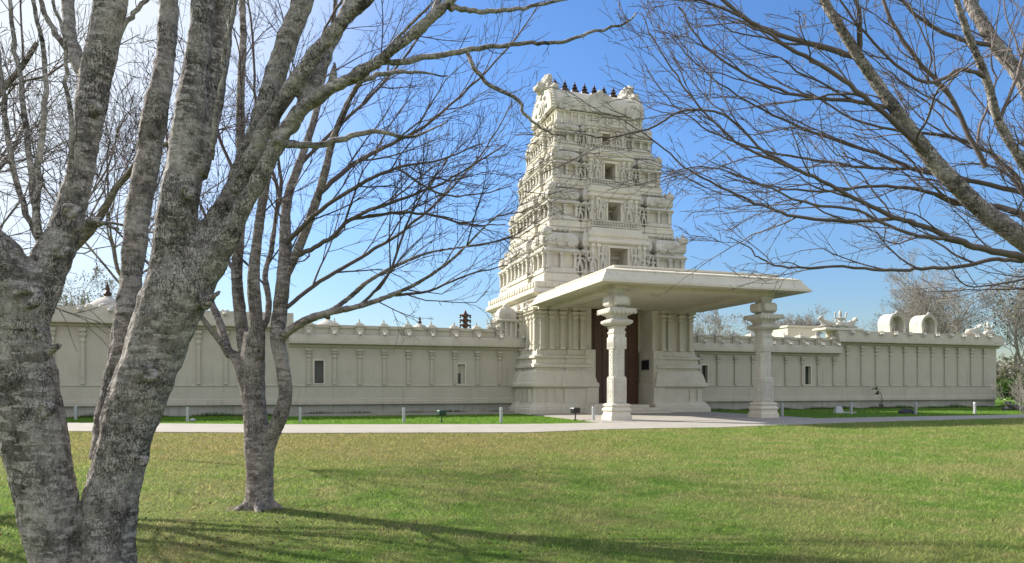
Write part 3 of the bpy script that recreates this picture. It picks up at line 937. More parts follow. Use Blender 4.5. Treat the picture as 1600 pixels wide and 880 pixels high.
def octo(w0, ch):
    w_ = w0; c = ch
    return [(-w_, -w_ + c), (-w_ + c, -w_), (w_ - c, -w_), (w_, -w_ + c), (w_, w_ - c), (w_ - c, w_), (-w_ + c, w_), (-w_, w_ - c)]
def pillar(u, v):
    p = bpy.data.objects.new("pillar", None); COL.objects.link(p); p.parent = porch; p.location = (u, v, 0); p.scale = (.76, .76, 1)
    b = MB()
    q = rect(-.5, .5, -.5, .5)
    b.sweep(q, [(.20, .04), (.20, .26), (.14, .30), (.12, .44), (.18, .48), (.20, .54), (.14, .60), (.06, .66), (.14, .72), (.14, .78), (.02, .83)])
    part("base", b, M_STONE, p)
    s = MB()
    q = rect(-.45, .45, -.45, .45)
    s.sweep(q, [(0, .83), (0, 2.02), (-.03, 2.06), (-.05, 2.10)])
    s.sweep(octo(.44, .18), [(-.03, 2.08), (-.03, 3.40)])
    s.sweep(q, [(-.04, 3.38), (0, 3.42), (0, 3.92), (-.02, 3.96)])
    s.sweep(q, [(-.06, 3.94), (-.06, 4.12), (-.02, 4.14), (-.02, 4.20), (-.08, 4.24), (-.08, 4.34), (.0, 4.42), (-.04, 4.50)])
    # carved reliefs: a niche with a figure below, scroll beads above
    for k in range(4):
        m4 = Matrix.Rotation(k * math.pi / 2, 3, 'Z')
        def put(bx):
            t = MB(); t.box(*bx)
            s.add([m4 @ Vector(x) for x in t.v], t.f)
        put((-.36, -.30, -.475, -.44, .95, 1.85)); put((.30, .36, -.475, -.44, .95, 1.85)); put((-.36, .36, -.485, -.44, 1.85, 1.93))
        put((-.36, .36, -.475, -.44, .88, .95))
        for j in range(9):
            e = MB(); e.ell((.06 * (-1) ** j, -.42, 2.2 + j * .135), (.10, .025, .06), 6, 4)
            s.add([m4 @ Vector(x) for x in e.v], e.f)
        for j in range(5):
            e = MB(); e.ell((-.32 + .16 * j, -.455, 3.62), (.06, .03, .17), 6, 4)
            s.add([m4 @ Vector(x) for x in e.v], e.f)
        for j in range(3):
            e = MB(); e.ell((-.28 + .28 * j, -.44, 2.0), (.12, .045, .09), 6, 4)
            s.add([m4 @ Vector(x) for x in e.v], e.f)
    sh = part("shaft", s, M_CARVE, p)
    for k in range(4):
        link("relief_figure", FIG_A if k % 2 else FIG_B, None, sh, (.43 * math.sin(k * math.pi / 2), -.43 * math.cos(k * math.pi / 2), .98), k * math.pi / 2, (.8, .5, .82))
    c = MB()
    q = rect(-.5, .5, -.5, .5)
    c.sweep(q, [(-.12, 4.48), (.08, 4.52), (.22, 4.60), (.26, 4.68), (.22, 4.74), (.04, 4.80), (-.02, 4.86), (.0, 4.93), (.12, 5.0), (.33, 5.10), (.40, 5.13), (.42, 5.24), (.38, 5.28), (-.06, 5.31), (-.08, 5.36)])
    # drooping petals of the abacus
    for k in range(4):
        m4 = Matrix.Rotation(k * math.pi / 2, 3, 'Z')
        for j in range(7):
            e = MB(); x = -.84 + .28 * j
            e.prism([(x - .13, 5.14), (x - .08, 5.06), (x, 5.03), (x + .08, 5.06), (x + .13, 5.14)], 'v', -.912, -.86)
            c.add([m4 @ Vector(t) for t in e.v], e.f)
    c.sweep(rect(-.72, .72, -.40, .40), [(-.08, 5.40), (.0, 5.36 + .1), (.03, 5.55), (.03, 5.80), (-.03, 5.86)])
    c.sweep(rect(-.40, .40, -.72, .72), [(-.08, 5.43), (.0, 5.49), (.03, 5.58), (.03, 5.805), (-.03, 5.865)])
    c.sweep(q, [(-.12, 5.34), (-.12, 6.0), (-.06, 6.08), (-.06, 6.22)])
    part("capital", c, M_CARVE, p)
    return p
pillar(-4.35 , -3.62)
pillar(3.98, -3.55)

# steps up to the door
steps = thing("entrance_steps", "low cream stone steps with a cheek block leading up to the wooden door", "steps", loc(.25, -4.6), ANG)
sm_ = MB()
for i in range(3):
    sm_.box(-1.36 - (.3 if i < 1 else .0), 1.36 + .9 * (2 - i) * .5 * (i < 2), -2.3 + .55 * i, 1.2, .05 + (.002 if i == 0 else .16 * i - .002), .05 + .16 * (i + 1))
part("treads", sm_, M_STONE, steps)
cb = MB(); cb.box(-2.9, -1.70, -2.5, -.9, .05, .62)
part("cheek_block", cb, M_STONE, steps)

# plaque on the right cheek of the doorway
pq = MB()
pq.box(-.03, 0, -.62, .62, -.35, .35)
plaque = thing("wall_plaque", "black framed notice plaque on the cream wall right of the wooden door", "plaque", loc(2.216, -4.25, 3.0), ANG)
pq2 = MB(); pq2.box(-.045, .0, -.50, .50, -.30, .30)
part("panel", pq2, M_BLACK, plaque)
fr = MB()
for y0, y1, z0, z1 in ((-.54, -.5, -.34, .34), (.5, .54, -.34, .34), (-.5, .5, .30, .34), (-.5, .5, -.34, -.30)): fr.box(-.06, 0, y0, y1, z0, z1)
part("frame", fr, M_METAL_W, plaque)

# ================================================================== COMPOUND WALLS
def wall_run(name, label, u0, u1, high, windows, first_pil, v0=-2.2):
    """a straight wall; local x along the facade from 0 to u1-u0, front face at y=0 facing -y"""
    L = u1 - u0
    w_ = thing(name, label, "wall", loc(u0, v0), ANG)
    D = .9
    ztop = 3.86 if not high else 4.74
    zm = 1.75
    b = MB()
    b.prism([(.10, -.05), (D, -.05), (D, .60), (.10, .60)], 'u', 0, L)
    part("base", b, M_BASE, w_)
    b = MB()
    b.prism([(-.10, .60), (D + .004, .60), (D + .004, .93), (.0, .93), (-.06, .90), (-.06, .80), (-.10, .78)], 'u', -.002, L + .002)
    b.prism([(0, .93), (D, .93), (D, zm), (0, zm), (-.04, zm - .02), (-.04, zm - .10), (0, zm - .12)], 'u', 0, L)
    part("plinth", b, M_WALL, w_)
    b = MB()
    x = 0
    for (wx, ww, z0, z1) in sorted(windows):
        b.box(x, wx - ww / 2, 0, D, zm, ztop)
        b.box(wx - ww / 2, wx + ww / 2, .001, D, zm, z0)
        b.box(wx - ww / 2, wx + ww / 2, .001, D, z1, ztop)
        x = wx + ww / 2
    b.box(x, L, 0, D, zm, ztop)
    part("body", b, M_WALL, w_)
    for (wx, ww, z0, z1) in windows:
        f = MB(); t = .07
        f.box(wx - ww / 2 - t, wx - ww / 2 + .02, -.05, .25, z0 - t, z1 + t); f.box(wx + ww / 2 - .02, wx + ww / 2 + t, -.05, .25, z0 - t, z1 + t)
        f.box(wx - ww / 2 + .02, wx + ww / 2 - .02, -.05, .25, z1, z1 + t); f.box(wx - ww / 2 + .02, wx + ww / 2 - .02, -.05, .25, z0 - t, z0)
        wf = part("window", f, M_STONE, w_)
        g = MB(); g.box(wx - ww / 2, wx + ww / 2, .26, .30, z0, z1)
        part("pane", g, M_GLASS, wf)
    c = MB()
    if not high:
        c.prism([(D, 3.86), (D, 4.62), (-.28, 4.62), (-.36, 4.58), (-.42, 4.42), (-.46, 4.20), (-.46, 4.08), (-.38, 4.06), (-.20, 4.04), (-.10, 4.0), (-.10, 3.93), (-.03, 3.86)], 'u', -.004, L + .004)
        part("cornice", c, M_WALL, w_)
        p = MB()
        p.box(.0, L, .02, .5, 4.62, 5.02)
        p.box(.0, L, -.06, .55, 5.02, 5.20)
        part("parapet", p, M_WALL, w_)
    else:
        c.prism([(D, 4.74), (D, 5.78), (-.30, 5.78), (-.30, 5.60), (-.38, 5.56), (-.46, 5.30), (-.52, 5.04), (-.52, 4.94), (-.42, 4.92), (-.22, 4.90), (-.12, 4.86), (-.12, 4.80), (-.03, 4.74)], 'u', -.22, L + .22)
        part("cornice", c, M_WALL, w_)
    hp = ztop - zm
    me = PIL_LO if not high else PIL_HI
    xs_ = np.arange(first_pil, L - .1, 1.42 if not high else 1.38)
    for x in xs_:
        link("pilaster", me, None, w_, (float(x), 0, zm))
        if not high:
            link("parapet_ornament", KUDU, None, w_, (float(x), -.07, 4.62))
            link("lion_mask", MASK, None, w_, (float(x), -.50, 4.70))
        else:
            link("lion_mask", MASK, None, w_, (float(x), -.50, 5.64), 0, 1.25)
    return w_

PIL_LO = pilaster_mesh("pilaster", 2.06, .17, .10, M_WALL)
PIL_HI = pilaster_mesh("pilaster", 2.95, .17, .10, M_WALL)
kd = MB()
kd.box(-.24, .24, -.05, .6, 0, .46); kd.sweep(rect(-.24, .24, -.05, .6), [(.02, .46), (.07, .50), (.07, .58), (.0, .62), (-.06, .70), (-.15, .76)])
kd.prism([(math.cos(t) * .17, .30 + math.sin(t) * .17) for t in np.linspace(0, 2 * math.pi, 12, endpoint=False)], 'v', -.10, 0)
kd.lathe(0, .25, [(.05, .75), (.075, .80), (.035, .85), (.045, .89), (0, 1.02)], 8)
KUDU = kd.mesh("parapet_ornament"); KUDU.materials.append(M_WALL)
mk_ = MB()
mk_.ell((0, -.06, 0), (.12, .12, .13)); mk_.ell((0, -.17, -.04), (.07, .07, .06)); mk_.ell((-.1, -.04, .11), (.05, .05, .06)); mk_.ell((.1, -.04, .11), (.05, .05, .06))
MASK = remeshed("lion_mask", mk_, .02, 1); MASK.materials.append(M_CARVE)

# windows: (offset along the wall, width, sill z, head z)
UL0, UL1 = -19.3, -5.0
wl = wall_run("compound_wall", "long cream wall with scalloped parapet between the young tree and the tower", UL0, UL1, False,
              [(1.62, .55, 1.82, 3.12), (9.98, .50, 1.80, 3.0)], 1.06)
wh_ = wall_run("compound_wall", "tall plain topped cream wall seen behind the twin trunked tree", -38.5, -19.3, True, [], .7, -2.1)
UR0, UR1 = 5.0, 19.3
wr = wall_run("compound_wall", "shaded cream wall with scalloped parapet just right of the porch", UR0, UR1, False,
              [(11.55, .55, 1.80, 3.12), (2.85, .55, 1.80, 3.10)], 1.1)
wr2 = wall_run("compound_wall", "tall shaded cream wall at far right carrying arched shrines and bull statues", 19.3, 35.4, True, [], .9, -2.1)
# the inward-standing shutter of the window near the tower
sh = MB(); sh.box(9.98 - .25, 9.98 + .08, .16, .20, 2.45, 3.0); sh.box(9.98 + .0, 9.98 + .25, .12, .16, 1.8, 3.0)
part("shutter", sh, M_WALL, wl)

# ---- things standing on or behind the walls
def shrine_dome(name, label, u, v, z, s, cat="shrine"):
    t = thing(name, label, cat, loc(u, v, z), ANG)
    b = MB()
    b.sweep(rect(-.9 * s, .9 * s, -.9 * s, .9 * s), [(0, 0), (0, .5 * s), (.15 * s, .58 * s), (.18 * s, .68 * s), (0, .75 * s)])
    part("base", b, M_STONE, t)
    d = MB()
    d.lathe(0, 0, [(.85 * s, .75 * s), (1.0 * s, .85 * s), (1.0 * s, 1.1 * s), (.85 * s, 1.4 * s), (.5 * s, 1.68 * s), (.2 * s, 1.8 * s), (.15 * s, 1.85 * s)], 12)
    for k in range(8):
        a = k * math.pi / 4
        d.ell((math.cos(a) * .95 * s, math.sin(a) * .95 * s, 1.1 * s), (.22 * s, .22 * s, .3 * s), 6, 5)
    part("dome", d, M_CARVE, t, True)
    k = MB(); k.lathe(0, 0, [(.12 * s, 1.8 * s), (.2 * s, 2.0 * s), (.08 * s, 2.15 * s), (.12 * s, 2.25 * s), (0, 2.6 * s)], 8)
    part("finial", k, M_BRASS, t, True)
    return t
def on_ray(px, py, Y):      # position behind the wall seen at a pixel
    p = at(px, py, Y); q = p - C
    return q.dot(rr), q.dot(dd), p.z
u, v, z = on_ray(656, 510, 48); shrine_dome("shrine_dome", "small cream dome with a finial showing above the wall left of the tower", u, v, z - 1.2, .75)
u, v, z = on_ray(512, 512, 52); shrine_dome("shrine_dome", "cream dome behind the wall, seen through the young tree's lowest arching branch", u, v, z - 1.5, 1.15)
u, v, z = on_ray(168, 490, 44); shrine_dome("shrine_dome", "large pale dome rising behind the wall between the two front trunks", u, v, z - 1.2, 1.25)
for p_ in bpy.data.objects:
    pass
# supports under the domes so they stand on the temple behind the wall
for o in [o for o in bpy.data.objects if o.name.startswith("shrine_dome")]:
    s = MB(); zz = o.location.z; s.box(-.6, .6, -.6, .6, -zz, .01); part("shaft", s, M_STONE, o)

# flagstaff top with three brass cross tiers
u, v, z = on_ray(727, 512, 50)
fs_ = thing("flagstaff", "dark brass flagstaff head with three crossbars behind the wall beside the tower", "flagstaff", loc(u, v, 0), ANG)
b = MB(); b.lathe(0, 0, [(.18, 0), (.16, z), (.12, z + 1.1), (.0, z + 1.35)], 10); part("pole", b, M_BRASS, fs_, True)
for k in range(3):
    b = MB(); zz = z + .12 + .36 * k
    b.box(-.42, .42, -.12, .12, zz, zz + .12); b.lathe(-.38, 0, [(.05, zz - .14), (.09, zz - .07), (.03, zz)], 6); b.lathe(.38, 0, [(.05, zz - .14), (.09, zz - .07), (.03, zz)], 6)
    b.lathe(0, 0, [(.2, zz - .1), (.26, zz + .02), (.2, zz + .2)], 10)
    part("crossbar", b, M_BRASS, fs_)

# pavilion on the wall against the tower
kt = thing("corner_shrine", "small carved pillared shrine on the wall top touching the tower's left flank", "shrine", loc(-6.35, -1.85, 4.62), ANG)
b = MB()
b.sweep(rect(-.62, .62, -.5, .5), [(0, 0), (0, .14), (-.08, .16), (-.08, 1.0), (.10, 1.06), (.14, 1.14), (0, 1.22), (-.1, 1.25)])
for x in (-.5, -.17, .17, .5): b.box(x - .06, x + .06, -.56, -.4, .14, 1.02)
part("body", b, M_CARVE, kt)
b = MB(); b.sweep(rect(-.5, .5, -.4, .4), [(0, 1.2), (.08, 1.35), (.08, 1.6), (-.05, 1.85), (-.28, 2.0)]); b.ell((0, 0, 2.05), (.22, .2, .2)); b.ell((0, -.42, 1.55), (.22, .1, .22), 8, 6)
part("dome", b, M_CARVE, kt, True)
b = MB()
for i, x in enumerate((.9, 1.25)):
    pass
kt2 = tag(link("seated_statue", FIG_S, None, None, loc(-7.35, -1.95, 5.2), ANG, .9), "small seated carved deity on the parapet left of the small shrine", "statue")

# right wall sculptures
ZH = 5.78
grp = "statues on the tall right wall"
def bull(u, flip, label, s=.95):
    o = link("bull_statue", BULL, None, None, loc(u, -1.85, ZH - .005), ANG + (math.pi if flip else 0), s)
    return tag(o, label, "statue", grp)
pd = tag(link("statue_pedestal", MB().sweep(rect(-1.7, 1.7, -.45, .75), [(.0, 0), (.08, .05), (.08, .16), (0, .2)]).mesh("pedestal"), M_STONE, None, loc(19.75, -1.9, ZH + .003), ANG), "low cream pedestal under the seated figure and bulls at the tall wall's left corner", "pedestal")
bull(18.75, True, "reclining white bull statue left of the seated figure on the wall corner").location.z = ZH + .2
bull(20.55, False, "reclining white bull statue right of the seated figure on the wall corner").location.z = ZH + .2
tag(link("seated_statue", FIG_S, None, None, loc(19.65, -2.05, ZH + .2), ANG, 1.7), "seated cream deity statue between two bulls on the wall corner", "statue", grp)
bull(33.2, False, "reclining white bull statue near the far right end of the wall", 1.0)
tag(link("seated_statue", FIG_S, None, None, loc(34.75, -1.9, ZH), ANG, 1.5), "seated cream deity statue at the far right end of the wall", "statue", grp)

def arch_shrine(u, label):
    t = thing("arched_shrine", label, "shrine", loc(u, -1.35, ZH - .003), ANG, "arched shrines on the tall right wall")
    def hs(rx, rz, zc, zb, n=17):
        p = [(math.cos(t_) * rx, zc + math.sin(t_) * rz) for t_ in np.linspace(0, math.pi, n)]
        return p + [(-rx * .92, zb), (rx * .92, zb)]
    b = MB()
    o = hs(.82, .82, .72, 0); i_ = hs(.62, .62, .72, .0)
    n = len(o)
    for y0, y1 in ((-.55, .55),):
        vs = [(p[0], y0, p[1]) for p in o] + [(p[0], y0, p[1]) for p in i_] + [(p[0], y1, p[1]) for p in o] + [(p[0], .2, p[1]) for p in i_]
        fs = []
        for k in range(n - 1):
            fs.append((k, k + 1, n + k + 1, n + k)); fs.append((k, 2 * n + k, 2 * n + k + 1, k + 1)); fs.append((n + k, n + k + 1, 3 * n + k + 1, 3 * n + k))
        fs.append(tuple(range(3 * n, 4 * n))); fs.append(tuple(range(2 * n, 3 * n)))
        fs.append((n - 1, 0, n, 2 * n - 1)); fs.append((n - 1, 3 * n - 1, 2 * n, 0)); fs.append((2 * n - 1, n, 3 * n, 4 * n - 1))
        b.add(vs, fs)
    part("vault", b, M_STONE, t, False)
    rim = MB()
    for k in np.linspace(0, math.pi, 15): rim.ell((math.cos(k) * .76, -.55, .72 + math.sin(k) * .76), (.09, .07, .09), 6, 4)
    rim.ell((0, -.5, 1.58), (.16, .12, .16), 8, 5)
    part("rim", rim, M_CARVE, t)
    link("niche_figure", FIG_B, None, t, (0, -.05, .02), 0, 1.05)
    return t
arch_shrine(25.3, "left one of two round arched cream shrines on the tall right wall")
arch_shrine(28.5, "right one of two round arched cream shrines on the tall right wall")

u, v, z = on_ray(1238, 524, 58)
b = MB(); b.box(-1.5, 1.5, -1.2, 1.2, 0, z + .6); b.box(-1.6, 1.6, -1.3, 1.3, z + .55, z + .72)
bx = tag(link("roof_block", b.mesh("roof_block"), M_STONE, None, loc(u, v, 0), ANG), "plain white flat topped block showing above the right wall's parapet", "building")

# ================================================================== SMALL THINGS ON THE GRASS
def bollard_parts(t):
    b = MB(); b.sweep(rect(-.055, .055, -.055, .055), [(0, -.05), (0, .66), (-.015, .69)]); part("post", b, M_METAL_W, t)
    b = MB(); b.box(-.059, .059, -.059, .059, .54, .60); part("light_band", b, M_METAL_W, t)
BP = [(118.5, 656.5, "pale square bollard between the two front trunks"), (293, 660, "pale square bollard between the big trunk and the young tree"),
      (469, 661, "pale square bollard just right of the young tree's trunk"), (631, 661, "pale square bollard on the grass strip midway along the left wall"),
      (783, 660.5, "pale square bollard by the path left of the tower's plinth corner"), (927, 658.5, "pale bollard standing beside the front left porch pillar"),
      (1222, 650.5, "shaded bollard just right of the right porch pillar"), (1330, 647.5, "shaded bollard near the low white ground fixture by the right wall"),
      (1431, 647, "grey bollard right of the dark domed ground lamp"), (1523, 646.7, "rightmost pale bollard near the end of the wall")]
first = None
for px, py, lb in BP:
    g = ground_at(px, py)
    if first is None:
        first = thing("bollard", lb, "bollard", g, ANG, "bollards along the path"); bollard_parts(first); o = first
    else:
        o = copy_tree(first); o.location = g; o["label"] = lb

def flood(px, py, label, up=True, m=M_BLACK, s=1.0):
    t = thing("ground_floodlight", label, "floodlight", ground_at(px, py), ANG + .3)
    b = MB(); b.lathe(0, 0, [(.05 * s, -.03), (.03 * s, .06), (.03 * s, .36 * s)], 8); b.box(-.06 * s, .06 * s, -.05 * s, .05 * s, .0, .07)
    part("stake", b, m, t)
    b = MB(); b.sweep(rect(-.20 * s, .20 * s, -.13 * s, .13 * s), [(-.03, .36 * s), (0, .40 * s), (0, .58 * s), (-.02, .62 * s)])
    for k in range(4): b.box(-.17 * s, .17 * s, -.17 * s, -.12 * s, (.41 + .05 * k) * s, (.43 + .05 * k) * s)
    part("head", b, m, t)
    b = MB(); b.box(-.17 * s, .17 * s, .131 * s, .145 * s, .41 * s, .57 * s); part("lens", b, M_METAL_W, t)
    return t
flood(899, 657.5, "black floodlight on a stake in the grass left of the porch pillar")
flood(690, 660.5, "small dark green floodlight on the grass strip by the left wall", True, M_GREEN_METAL, .9)
flood(1575, 641.5, "black floodlight on the grass past the wall's right end", True, M_BLACK, 1.0)
dl = thing("ground_lamp", "dark low domed ground lamp on the grass by the right wall", "ground lamp", ground_at(1416, 646.5))
b = MB(); b.lathe(0, 0, [(.45, 0), (.45, .10), (.38, .2), (.2, .28), (0, .30)], 14); part("dome", b, M_BLACK, dl, True)
b = MB(); b.box(.3, .7, -.12, .12, 0, .1); part("cable_box", b, M_BLACK, dl)
wfix = thing("white_fixture", "small white ground fixture on the grass below the right wall", "ground lamp", ground_at(1310, 645.5))
b = MB(); b.sweep(rect(-.2, .2, -.15, .15), [(.05, 0), (.0, .25), (-.06, .42)]); part("housing", b, M_METAL_W, wfix)
b = MB(); b.box(.18, 1.1, -.05, .05, .0, .08); part("conduit", b, M_METAL_W, wfix)
wb = thing("white_fixture", "tiny pale lamp at the foot of the bollard behind the big trunk", "ground lamp", ground_at(301, 659.5))
b = MB(); b.ell((0, 0, .08), (.14, .1, .09)); part("housing", b, M_METAL_W, wb, True)

# edging board and conduit along the wall foot
b = MB(); b.box(-13.0, -.2, -.04, .04, 0, .14)
eb = tag(link("garden_edging", b.mesh("garden_edging"), M_CONC, None, loc(-6.3, -4.1), ANG), "low grey garden edging board along the foot of the left wall", "edging")
b = MB(); b.tube([(0, 0, 1.6), (.4, -.2, 1.0), (.95, -.3, .3), (1.1, -.3, .0)], [.025] * 4, 6)
tag(link("hose", b.mesh("hose", True), M_BLACK, None, loc(6.35, -2.6), ANG), "thin dark cable slanting down the wall right of the porch", "cable")

# ================================================================== TREES
def catmull(pts, per=6):
    pts = [np.array(p, float) for p in pts]
    ext = [2 * pts[0] - pts[1]] + pts + [2 * pts[-1] - pts[-2]]
    out = []
    for i in range(1, len(ext) - 2):
        p0, p1, p2, p3 = ext[i - 1:i + 3]
        for k in range(per):
            t = k / per
            out.append(.5 * ((2 * p1) + (-p0 + p2) * t + (2 * p0 - 5 * p1 + 4 * p2 - p3) * t * t + (-p0 + 3 * p1 - 3 * p2 + p3) * t ** 3))
    out.append(pts[-1])
    return np.array(out)

def limb(spec, per=6):
    """spec: list of (px, py, depth, half width px). returns points, radii"""
    P = []; rd = []
    for px, py, Y, hw in spec:
        P.append([*at(px, py, Y)]); rd.append(hw * Y / FPX)
    A = catmull([list(p) + [r_] for p, r_ in zip(P, rd)], per)
    return A[:, :3], np.maximum(A[:, 3], .002)

def unit(v): return v / (np.linalg.norm(v) + 1e-9)

class Tree:
    def __init__(s, seed, wander=.16, up=.05, ang=(28, 55), ratio=(.4, .62), min_r=.0018, sway=None, twig_k=3, dens=1.0, step=.10, spur=0.):
        s.rng = np.random.default_rng(seed); s.fine = Tubes(); s.mid = Tubes(); s.wander = wander; s.up = up; s.ang = ang
        s.ratio = ratio; s.min_r = min_r; s.sway = None if sway is None else np.array(sway, float); s.k = twig_k; s.dens = dens; s.step = step; s.thr = max(.012, min_r * 1.7); s.spur = spur
        s.tips = []
    def grow(s, p, d, L, r, lev):
        g = s.rng
        n = max(3, int(L / s.step / (1 if lev > 0 else .8)))
        n = min(n, 14)
        st = L / n
        P = [p]; d = unit(d); D = [d]
        side = 1
        for i in range(n):
            d = d + g.normal(0, s.wander, 3)
            if g.uniform() < .22: d = d + g.normal(0, .26, 3)
            d[2] += s.up
            if s.sway is not None: d = d + s.sway * .06
            d = unit(d); D.append(d)
            P.append(P[-1] + d * st)
        P = np.array(P)
        R_ = np.linspace(r, max(s.min_r, r * .30), n + 1)
        (s.fine if r < s.thr else s.mid).add(P, R_, s.k if r < s.thr else 5)
        s.tips.append(P[-1])
        if s.spur: s.spurs(P, R_)
        if lev > 0: s.kids(P, R_, L, lev, .18)
    def spurs(s, P, R_):
        g = s.rng
        for i in range(1, len(P) - 1):
            if g.uniform() > s.spur: continue
            T = unit(P[i + 1] - P[i]); q = g.normal(0, 1, 3); q = unit(q - T * q.dot(T))
            L = g.uniform(.015, .06)
            d = unit(T * .6 + q)
            r = max(.0018, min(R_[i] * .5, .004))
            s.fine.add(np.array([P[i], P[i] + d * L, P[i] + d * L * 1.25]), [r, r * 1.2, r * .5], 3)
    def kids(s, P, R_, L, lev, t0, every=None, lenf=1.0, bias=None):
        g = s.rng
        n = len(P) - 1
        seg = np.linalg.norm(P[1:] - P[:-1], axis=1); cum = np.concatenate([[0], np.cumsum(seg)])
        tot = cum[-1]
        gap = (every or max(.085, L * .115)) / s.dens
        t = tot * t0 + g.uniform(0, gap)
        phi = g.uniform(0, 6.28)
        while t < tot * .985:
            i = min(n - 1, np.searchsorted(cum, t) - 1)
            i = max(i, 0)
            f = (t - cum[i]) / (seg[i] + 1e-9)
            p = P[i] + (P[i + 1] - P[i]) * f
            r = R_[i] + (R_[i + 1] - R_[i]) * f
            T = unit(P[i + 1] - P[i])
            phi += 2.4 + g.normal(0, .5)
            a = np.array([0, 0, 1.]) if abs(T[2]) < .9 else np.array([1., 0, 0])
            U = unit(np.cross(T, a)); W = np.cross(T, U)
            q = U * math.cos(phi) + W * math.sin(phi)
            if bias is not None: q = unit(q + np.array(bias))
            th = R(g.uniform(*s.ang))
            d = T * math.cos(th) + q * math.sin(th)
            LL = L * g.uniform(*s.ratio) * (1.05 - .55 * t / tot) * lenf
            rc = min(r * .62, .0028 + LL * .0078)
            rc = max(rc, s.min_r)
            if LL > .05: s.grow(p, d, LL, rc, lev - 1)
            t += gap * g.uniform(.6, 1.5)

def finish_tree(name, label, base, trunk_me, T, bark, twig, group=None, leaves=None, leaf_mat=None, branch=None):
    t = thing(name, label, "tree", base, 0, group)
    def rel(me):
        nv = len(me.vertices); co = np.empty(nv * 3, np.float32); me.vertices.foreach_get("co", co)
        co = co.reshape(-1, 3) - np.array(base, np.float32); me.vertices.foreach_set("co", co.ravel()); me.update()
        return me
    if trunk_me is not None: link("trunk", rel(trunk_me), bark, t)
    if T.mid.V: link("branches", rel(T.mid.mesh("branches")), branch or bark, t)
    if T.fine.V: link("twigs", rel(T.fine.mesh("twigs")), twig, t)
    if leaves is not None: link("leaves", rel(leaves), leaf_mat, t)
    return t

# ---- the big twin trunked tree close to the camera -----------------
Y1 = 5.3
TRUNK1 = [
    # left trunk
    [(96, 940, 5.25, 44), (84, 880, 5.25, 35), (73, 780, 5.2, 46), (56, 700, 5.15, 50), (41, 620, 5.1, 52), (28, 540, 5.05, 50), (22, 470, 5.0, 49), (32, 420, 5.0, 45)],
    [(22, 470, 5.0, 47), (4, 415, 4.9, 42), (-40, 360, 4.8, 36), (-110, 280, 4.7, 32), (-180, 160, 4.6, 28), (-230, 0, 4.5, 24)],
    [(40, 500, 5.05, 38), (68, 430, 5.1, 35), (101, 360, 5.15, 29), (123, 280, 5.2, 25), (137, 200, 5.25, 26), (150, 120, 5.3, 28), (164, 50, 5.3, 28), (178, -20, 5.3, 27), (196, -140, 5.3, 24), (215, -300, 5.3, 18)],
    [(140, 130, 5.28, 15), (118, 88, 5.35, 13), (108, 40, 5.4, 12), (106, -10, 5.45, 12), (95, -120, 5.5, 10)],
    # right trunk
    [(172, 940, 5.4, 48), (168, 880, 5.4, 41), (173, 790, 5.4, 42), (195, 690, 5.4, 43), (212, 630, 5.4, 46), (238, 560, 5.4, 47), (259, 500, 5.4, 51), (284, 440, 5.4, 53), (304, 385, 5.45, 45)],
    [(160, 720, 5.5, 24), (172, 650, 5.55, 26), (188, 580, 5.6, 26), (198, 510, 5.6, 24), (204, 440, 5.65, 21), (212, 370, 5.7, 22), (221, 300, 5.75, 22), (236, 220, 5.8, 23), (246, 160, 5.8, 22), (258, 95, 5.85, 18), (263, 30, 5.9, 17), (265, -40, 5.9, 16), (262, -180, 6, 13), (270, -330, 6, 9)],
    [(268, 470, 5.4, 42), (271, 400, 5.35, 38), (278, 330, 5.3, 35), (289, 260, 5.3, 32), (299, 180, 5.3, 30), (308, 100, 5.3, 25), (314, 40, 5.3, 23), (320, -30, 5.3, 22), (330, -150, 5.3, 18), (345, -320, 5.3, 12)],
    [(300, 270, 5.32, 28), (322, 190, 5.4, 25), (336, 110, 5.45, 23), (347, 40, 5.5, 22), (356, -30, 5.5, 21), (372, -150, 5.6, 16), (380, -300, 5.6, 10)],
    [(300, 430, 5.45, 40), (332, 370, 5.45, 32), (360, 315, 5.45, 27), (386, 250, 5.45, 24), (408, 190, 5.4, 22), (428, 125, 5.4, 24), (450, 60, 5.4, 23), (472, 5, 5.4, 22), (496, -60, 5.4, 20), (540, -180, 5.4, 15), (575, -320, 5.4, 10)],
    [(370, 300, 5.4, 20), (402, 230, 5.3, 19), (434, 165, 5.25, 17), (468, 120, 5.2, 18), (505, 70, 5.15, 16), (548, 20, 5.1, 15), (590, -20, 5.05, 14), (660, -100, 5, 11), (720, -220, 5, 7)],
    [(306, 440, 5.4, 34), (344, 388, 5.35, 26), (372, 338, 5.3, 20), (404, 280, 5.25, 18), (434, 225, 5.2, 18), (464, 180, 5.15, 17.5), (496, 151, 5.1, 16), (530, 133, 5.08, 14.5), (572, 108, 5.05, 14), (612, 80, 5.0, 12.5), (655, 45, 4.95, 11), (700, 6, 4.9, 9.5), (740, -28, 4.85, 8), (800, -80, 4.8, 6), (870, -160, 4.8, 4)],
    [(452, 205, 5.2, 16), (486, 140, 5.3, 15), (512, 80, 5.4, 14), (534, 30, 5.45, 13), (556, -20, 5.5, 12), (600, -140, 5.6, 9)],
]
mb = MB(); T1 = Tree(11, spur=.6, wander=.22, up=.03, ang=(35, 65), ratio=(.35, .6))
for ki, sp in enumerate(TRUNK1):
    P, rd = limb(sp, 7)
    if ki >= 8: rd = rd * np.clip(1 - (P[:, 2] - 2.6) * .22, .86, 1)
    mb.tube(P, rd - np.minimum(.026, rd * .22) * np.clip((P[:, 2] - .35) / .5, .12, 1), 12)
